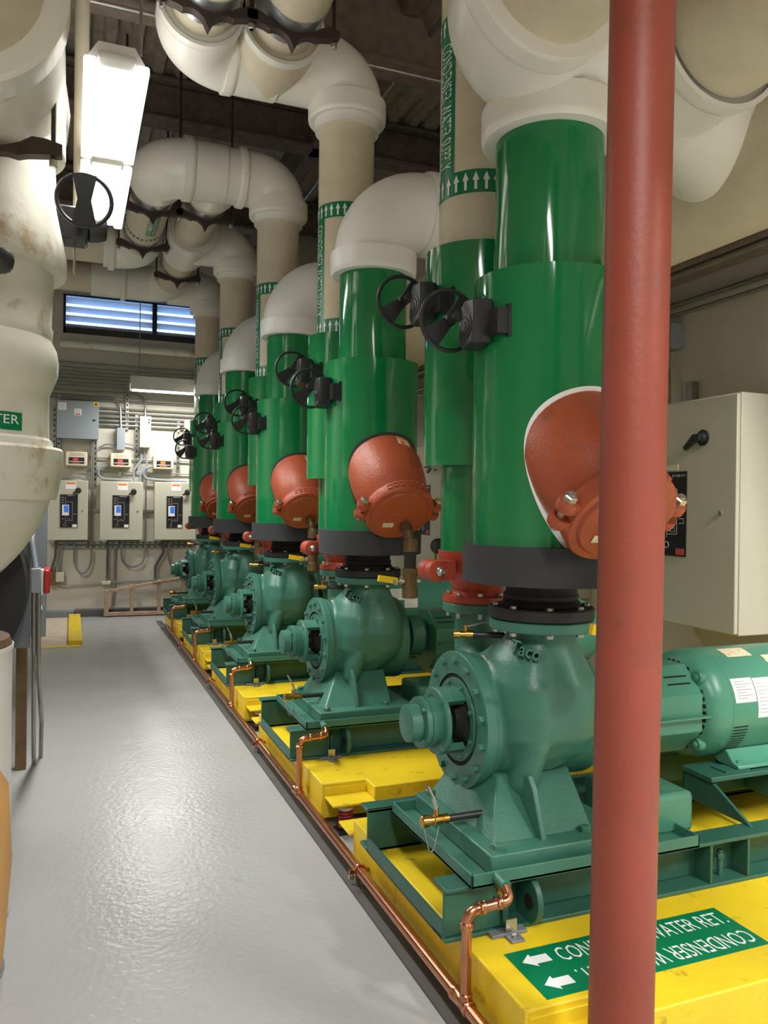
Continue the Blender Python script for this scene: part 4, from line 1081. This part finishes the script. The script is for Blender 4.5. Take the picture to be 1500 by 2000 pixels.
for i, (p0, lab) in enumerate((([(.95, BY-.08, 2.44), (.94, BY-.08, 2.25), (.83, BY-.08, 2.1), (.85, BY-.08, 1.94)], 'left white flexible conduit from the tall cream box to the middle cabinet'), ([(1.02, BY-.08, 2.44), (1.02, BY-.08, 2.2), (.93, BY-.08, 2.05), (.93, BY-.08, 1.94)], 'right white flexible conduit from the tall cream box to the middle cabinet'), ([(.52, BY-.08, 2.17), (.35, BY-.08, 2.15), (.35, BY-.08, 1.98), (.8, BY-.08, 1.965), (.82, BY-.08, 1.93)], 'grey flexible conduit curling left of the middle cream relay box'), ([(1.11, BY-.08, 2.17), (.98, BY-.08, 2.15), (.98, BY-.08, 1.99), (1.6, BY-.08, 1.97)], 'grey flexible conduit curling under the right cream relay box'), ([(.35, BY-.06, 2.42), (.45, BY-.06, 2.48), (.6, BY-.06, 2.48)], 'grey conduit curving into the left side of the narrow grey box'), ([(.71, BY-.06, 2.5), (.85, BY-.06, 2.48), (.93, BY-.06, 2.36)], 'dark cable curving from the right side of the narrow grey box'), ([(-.2, BY-.06, 1.97), (.1, BY-.06, 1.99), (.2, BY-.06, 1.95)], 'pale cable lying along the top of the left drive cabinet'))):
    cond(p0, .016 if i < 4 else .012, lab, 'flexible conduits above the cabinets', .09, 'greybox' if i < 4 else 'greyst', 'flexible_conduit')
for z, lab in ((2.28, 'upper'), (2.09, 'lower')):
    cond([(.15, BY-.035, z), (1.7, BY-.035, z-.01)], .011, lab+' thin horizontal conduit behind the cream relay boxes')
tag(MB().box(.63, .67, BY-.05, BY-.001, 2.0, 2.09).build('switch_box', 'panel', bevel=.004), 'tiny pale fitting on the wall above the middle drive cabinet', 'box')
tag(MB().cyl((-.18, BY-.16, 3.87), (2.4, BY-.16, 3.87), .056, None, 24).build('stained_pipe', 'oldwhite'), 'stained beige pipe running across the back wall just below the window', 'pipe')
# back wall lamp
FLC = []
def lamp(name, x0, x1, y0, y1, z, label, rods, along='y', hood=.09):
    t = thing(name, ((x0+x1)/2, (y0+y1)/2, z), label, 'ceiling lamp', 'fluorescent lamps')
    return t
t = lamp('strip_lamp', .73, 1.95, 11.3, 11.5, 3.17, 'long white fluorescent strip lamp hung in front of the back wall', 0)
MB().prism([(-.1, .1), (-.12, 0), (-.112, 0), (-.07, .09), (.07, .09), (.112, 0), (.12, 0), (.1, .1), (.06, .19), (-.06, .19)], (.73, 11.4, 3.185), (0, 1, 0), (0, 0, 1), 1.25).build('reflector', 'lightbox', t)
for yy in (11.35, 11.45): MB().cyl((.76, yy, 3.19), (1.95, yy, 3.19), .017, None, 12).build('tube', 'tube', t)
for xx in (.85, 1.85): MB().cyl((xx, 11.4, 3.37), (xx, 11.4, CZ-.004), .006, None, 8).build('suspension_rod', 'galv', t)
# bright ceiling lamp (two housings end to end)
def high_lamp(x0, x1, ya, yb, z, label, wire=True):
    t = thing('linear_lamp', ((x0+x1)/2, (ya+yb)/2, z), label, 'ceiling lamp', 'linear ceiling lamps')
    w = x1-x0
    m = MB().prism([(.02, 0), (w-.02, 0), (w-.02, .02), (w*.78, .09), (w*.22, .09), (.02, .02)], (x0, ya+.07, z+.045), (1, 0, 0), (0, 0, 1), -(yb-ya-.14))
    for xa in (x0+.053, x1-.062): m.box(xa, xa+.009, ya+.12, yb-.1, z+.012, z+.046)
    m.build('housing', 'lightbox', t)
    ym = (ya+yb)/2
    n = 0
    for a, b in ((ya+.03, ym-.05), (ym+.05, yb-.03)):
        MB().box(x0+.06, x1-.06, a+.06, b, z+.02, z+.044).build('diffuser', 'tube', t, bevel=.006)
        for xa, xb in ((x0, x0+.058), (x1-.058, x1)):
            MB().box(xa, xb, a, b, z, z+.044).build('side_tube', 'tube', t, bevel=.012)
    MB().box(x0+.02, x1-.02, ym-.045, ym+.045, z+.03, z+.044).build('joint_bar', 'lightbox', t)
    MB().box(x0+.06, x1-.06, ya, ya+.09, z+.03, z+.06).build('end_cap', 'lightbox', t, bevel=.01)
    for yy in (ya+.06, yb-.1):
        MB().cyl((x1-.04, yy, z+.1), (x1-.04, yy, CZ-.004), .008, None, 8).build('suspension_rod', 'galv', t)
    return t
high_lamp(.028, .318, 3.815, 6.1, 3.6, 'bright glowing linear ceiling lamp at the upper left, above the aisle')
high_lamp(.028, .318, -1.9, .35, 3.6, 'unseen linear fill lamp added over the aisle behind the camera')  # added out of view as fill light
high_lamp(-1.8, -1.5, 5.98, 8.23, 3.9, 'unseen linear fill lamp added on the far left above the chiller')  # added out of view to brighten the far pumps
high_lamp(3.1, 3.4, -1.6, .65, 3.9, 'linear ceiling lamp over the right side behind the camera')

def area(name, loc, sx, sy, power, rot=(0, 0, 0), col=(1, .98, .945), spread=None):
    l = bpy.data.lights.new(name, 'AREA'); l.shape = 'RECTANGLE'; l.size = sx; l.size_y = sy; l.energy = power; l.color = col
    if spread: l.spread = spread
    o = bpy.data.objects.new(name, l); COL.objects.link(o); o.location = loc; o.rotation_euler = rot
    return o
area('lamp_light', (.173, 4.95, 3.597), .29, 2.2, 50, spread=2.0)
area('lamp_light', (-1.65, 7.1, 3.897), .29, 2.2, 120, spread=2.8)  # light of the added lamp above the chiller
area('lamp_light', (.173, -.78, 3.597), .29, 2.2, 105, spread=2.8)  # light of the added fill lamp behind the camera
area('lamp_light', (3.25, -.48, 3.897), .29, 2.2, 330, spread=2.8)
area('lamp_light', (1.35, 11.4, 3.165), 1.2, .2, 52)
area('lamp_light', (.173, 4.95, 3.75), .2, 2.1, 9, rot=(PI, 0, 0))
area('lamp_light', (.173, -.78, 3.75), .2, 2.1, 30, rot=(PI, 0, 0))  # upward light of the added fill lamp behind the camera
area('lamp_light', (3.25, -.48, 4.05), .2, 2.1, 50, rot=(PI, 0, 0))

# ------------------------------------------------------------------ ladder
t = thing('wooden_ladder', (1.1, 11.7, 0), 'old wooden step ladder lying on its side against the back wall', 'ladder')
yl = 11.95
def bar(p0, p1, w, d):
    p0 = Vector(p0); p1 = Vector(p1); a = (p1-p0).normalized(); v = Vector((0, 1, 0)); u = v.cross(a).normalized()
    return MB().rings([[c+u*sx*w/2+v*sy*d/2 for sx, sy in ((-1, -1), (1, -1), (1, 1), (-1, 1))] for c in (p0, p1)])
bar((.44, yl, .04), (1.9, yl-.02, .04), .05, .07).build('rail', 'wood', t, bevel=.004)
bar((.46, yl, .36), (1.9, yl-.02, .6), .04, .07).build('rail', 'wood', t, bevel=.004)
bar((.475, yl-.02, .015), (.475, yl-.02, .38), .06, .05).build('foot_rail', 'wood', t, bevel=.004)
for x in (.82, 1.2, 1.55): bar((x, yl, .06), (x-.0, yl, .40+.165*(x-.5)), .05, .06).build('step', 'wood', t, bevel=.004)
bar((1.1, yl-.06, .485), (1.85, yl-.08, .595), .025, .04).build('spreader', 'wood', t)

# ------------------------------------------------------------------ left foreground: big white pipe
PXL, PYL = -.47, 4.2
t = thing('stained_white_riser', (PXL, PYL, 1.6), 'large stained white lagged vertical pipe with valve bulge at the left edge', 'pipe')
r0 = .365
prof = [(1.62, .40), (1.74, .425), (1.76, .43), (1.855, .43), (1.868, .42), (1.87, .385), (1.90, .38), (1.915, .365), (2.10, .362), (2.13, .365), (2.16, .378), (2.22, .40), (2.28, .405), (2.34, .395), (2.385, .372), (2.40, .375), (2.44, .378), (2.46, .37), (2.7, .378), (2.702, .43), (2.72, .437), (2.80, .435), (2.88, .42), (3.02, .392), (3.3, .375), (3.46, .36)]
MB().lathe((PXL, PYL, 0), (0, 0, 1), prof, 64).build('lagging', 'oldwhite', t)
MB().tube([(PXL, PYL, 1.86), (PXL, PYL, 1.47), (-2.2, PYL-.2, 1.47)], .405, .37, 48, 20).build('lower_elbow', 'oldwhite', t)
# green label with visible last letters
m = MB(); R = .369
lf = lambda u, v: Vector((PXL+(R)*math.cos(u), PYL+(R)*math.sin(u), v))
uE = -.80; uS = uE-.75
for i in range(14):
    a, b = uS+(uE-uS)*i/14, uS+(uE-uS)*(i+1)/14
    m.poly([lf(a, 1.93), lf(b, 1.93), lf(b, 2.01), lf(a, 2.01)])
m.build('pipe_label', 'signgreen', t)
m = MB(); R2 = R+.002
add_text(m, 'WATER', lambda u, v: Vector((PXL+R2*math.cos(uE-.05-.24/R+u/R), PYL+R2*math.sin(uE-.05-.24/R+u/R), 1.957+v)), .24, .04)
m.build('label_print', 'signwhite', t)
# gear operator on it
gx, gy, gz = .04, 4.2, 2.98
t = thing('gear_operator', (gx, gy, gz-.1), 'black gear operator and handwheel silhouetted against the bright lamp at the upper left', 'handwheel')
MB().box(-.09, .06, gy-.07, gy+.09, gz-.09, gz+.07).lathe((.06, gy, gz-.01), (1, 0, 0), ((0, .07), (.05, .065), (.09, .05)), 20).build('gearbox', 'black', t, bevel=.012)
MB().cyl((-.2, gy, gz), (-.08, gy, gz), .06, None, 20).build('stem_neck', 'black', t)
wc = Vector((.04, gy-.2, gz+.055))
MB().cyl((.04, gy-.05, gz+.02), (.04, gy-.2, gz+.055), .02, None, 12).build('input_shaft', 'black', t)
hw = MB().torus(wc, (0, 1, 0), .122, .01, 48, 10).build('handwheel', 'black', t)
m = MB()
for sg in (1, -1):
    m.rings([[wc+Vector((-.03, k, 0)), wc+Vector((-.055, k, sg*.118)), wc+Vector((.055, k, sg*.118)), wc+Vector((.03, k, 0))] for k in (-.01, .01)])
m.build('spoke', 'black', hw)
tag(MB().tube([(.0, gy+.02, gz-.09), (.0, gy+.02, gz-.24)], .006, 0, 8).build('chain', 'steel'), 'short bright chain hanging below the black gear operator at the upper left', 'chain')
t = thing('lever_valve', (-.42, 3.72, 2.5), 'small black valve knob on the white riser at the left edge', 'valve')
MB().cyl((-.36, 3.88, 2.6), (-.30, 3.74, 2.62), .03, None, 14).lathe((-.30, 3.74, 2.62), (.3, -1, .1), ((0, .045), (.03, .055), (.06, .05), (.07, .03)), 16).build('knob', 'black', t)
# overhead pipes at upper left
t = thing('overhead_bend', (-.4, 3.6, 3.1), 'white jacketed overhead bend at the upper left corner above the stained riser', 'pipe')
OX = -.445
MB().tube([(OX, 4.25, 3.3), (OX, 4.25, 3.55), (OX, 3.45, 3.55)], .40, .3, 48, 16).build('elbow', 'oldwhite', t)
MB().lathe((OX, 3.3, 3.57), (0, 1, 0), ((0, .3), (0, .405), (.02, .42), (.16, .42), (.2, .4)), 48).build('collar', 'white', t)
MB().cyl((OX, 3.4, 3.57), (OX, .3, 3.57), .33, None, 44).build('pipe', 'beige', t)
t = MB().lathe((-.40, 4.95, 3.3), (0, 0, 1), ((0, .25), (.1, .27), (.22, .30), (.4, .355), (.55, .37), (.7, .35), (.9, .3), (2.6, .3)), 44).build('jacketed_riser', 'white'); tag(t, 'white bulging riser just behind the upper left corner pipe, beside the thin beige pipe', 'pipe')
bat(OX+.02, 3.82, 3.13, w=.37, label='dark scalloped hanger under the white pipe at the upper left corner', rodtop=CZ, r=.3)
tag(MB().cyl((.03, 5.2, 3.3), (.03, 5.2, CZ), .042, None, 20).build('drop_pipe', 'beige'), 'thin beige vertical pipe just left of the bright ceiling lamp', 'pipe')

# chiller at left
t = thing('chiller', (-.9, 5.2, .2), 'chiller end with black insulated barrel and grey steel plate at the left edge', 'chiller')
MB().cyl((-.74, 4.4, 1.16), (-.74, 6.6, 1.16), .53, None, 56).build('barrel', 'rubber', t)
MB().box(-1.5, -.205, 4.75, 4.82, .81, 1.62).build('tube_sheet', 'greyst', t, bevel=.004)
MB().box(-1.5, -.15, 5.6, 5.68, .735, 1.85).build('tube_sheet', 'greyst', t, bevel=.004)
MB().box(-1.4, -.24, 6.6, 9.2, .6, 1.7).build('casing', 'greyst', t, bevel=.01)
for z in (1.02, .925): MB().cyl((-.19, 5.6, z), (-.19, 5.58, z), .02, None, 14).build('bolt', 'signwhite', t)
MB().box(-.30, -.24, 5.2, 5.28, 0, .83).build('leg', 'bronze', t)
MB().box(-.36, -.30, 4.5, 4.56, 0, .83).build('leg', 'greyst', t)
# disconnect switch on conduits
t = thing('disconnect_switch', (-.17, 4.64, 1.12), 'grey disconnect switch with red handle on a conduit at the left', 'switch')
MB().box(-.198, -.15, 4.6, 4.68, 1.125, 1.255).build('box', 'greybox', t, bevel=.004)
MB().box(-.15, -.135, 4.605, 4.675, 1.135, 1.25).build('cover', 'lightbox', t, bevel=.004)
MB().prism([(-.05, -.065), (.0, -.075), (.05, -.065), (.04, 0), (.05, .055), (0, .07), (-.05, .055)], (-.135, 4.64, 1.19), (0, 1, 0), (0, 0, 1), .03).build('handle', 'redhandle', t, bevel=.006)
cond([(-.185, 4.64, 1.13), (-.185, 4.7, .8), (-.2, 5.3, 0.001)], .013, 'grey conduit rising from the floor to the disconnect switch, left of two', None, .1)
cond([(-.16, 4.64, 1.13), (-.16, 4.72, .7), (-.16, 5.35, .25), (-.165, 5.42, .001)], .013, 'grey conduit rising from the floor to the disconnect switch, right of two', None, .1)
cond([(-.175, 4.64, 1.25), (-.2, 4.72, 1.4), (-.18, 4.9, 1.6)], .016, 'grey flexible conduit above the disconnect switch', None, .1, 'greyst')
# drum
t = thing('white_drum', (-.5, 3.4, 0), 'tall white drum with brown lid at the left edge', 'drum')
MB().lathe((-.51, 3.42, .001), (0, 0, 1), ((0, .28), (.01, .3), (1.03, .3), (1.035, .305), (1.05, .305)), 48).build('shell', 'drumwhite', t)
MB().lathe((-.51, 3.42, 1.051), (0, 0, 1), ((0, .3), (.03, .29), (.05, .24), (.052, .1), (.06, .08), (.062, .02)), 40).build('lid', 'drumtop', t)
t = thing('tan_barrel', (-.46, 2.75, 0), 'tan fibre barrel with a dark bung at the lower left edge', 'drum')
MB().lathe((-.44, 2.7, .001), (0, 0, 1), ((0, .22), (.02, .24), (.25, .262), (.5, .28), (.72, .268), (.8, .22), (.84, .12), (.845, .06)), 44).build('shell', 'card', t)
MB().torus((-.44, 2.7, .16), (0, 0, 1), .256, .006, 40, 8).build('hoop', 'greyst', t)
# pressure gauge by the second pump
t = thing('pressure_gauge', (1.98, 4.25, 1.3), 'small black round pressure gauge beside the second strainer', 'gauge')
MB().lathe((2.0, 4.2, 1.385), (-.35, -1, 0), ((0, .04), (.03, .046), (.036, .042), (.034, .038)), 24).build('dial_case', 'black', t)
MB().cyl((2.0, 4.22, 1.35), (2.0, 4.22, 1.27), .008, None, 8).tube([(2.0, 4.22, 1.27), (1.99, 4.22, 1.22), (1.85, 4.18, 1.21)], .008, .03, 8).build('stem', 'brass', t)

# thin conduit lines on ceiling
cond([(-1.5, 5.6, 4.93), (3.9, 5.6, 4.93)], .014, 'thin conduit fixed along the lower side of the near ceiling beam')
cond([(2.6, .5, 5.35), (2.6, 11.8, 5.35)], .022, 'thin conduit running along the ceiling right of the beige risers')
tag(MB().cyl((2.35, 6.6, 3.3), (2.35, 6.6, CZ), .018, None, 10).build('hanger_rod', 'beige'), 'thin pale hanger rod rising to the ceiling between the second and first risers', 'rod')

# ------------------------------------------------------------------ world, camera, view
wd = bpy.data.worlds.new('world'); scn.world = wd; wd.use_nodes = True
wd.node_tree.nodes['Background'].inputs[0].default_value = (.9, .95, 1, 1); wd.node_tree.nodes['Background'].inputs[1].default_value = .15
cam = bpy.data.cameras.new('camera'); co = bpy.data.objects.new('camera', cam); COL.objects.link(co)
cam.sensor_fit = 'VERTICAL'; cam.sensor_height = 24; cam.lens = 24*1544.96/2000; cam.clip_start = .05
yaw, pit, rol = .3761, -.0044, .0131
fwd = Vector((math.sin(yaw)*math.cos(pit), math.cos(yaw)*math.cos(pit), math.sin(pit)))
rt = Vector((math.cos(yaw), -math.sin(yaw), 0)); up = rt.cross(fwd)
r_ = rt*math.cos(rol)+up*math.sin(rol); u_ = -rt*math.sin(rol)+up*math.cos(rol)
co.matrix_world = Matrix(((r_.x, u_.x, -fwd.x, 0), (r_.y, u_.y, -fwd.y, 0), (r_.z, u_.z, -fwd.z, 1.6), (0, 0, 0, 1)))
scn.camera = co
vs_ = scn.view_settings
vs_.view_transform = 'Standard'; vs_.look = 'None'; vs_.gamma = 1; vs_.exposure = .3; vs_.use_curve_mapping = False
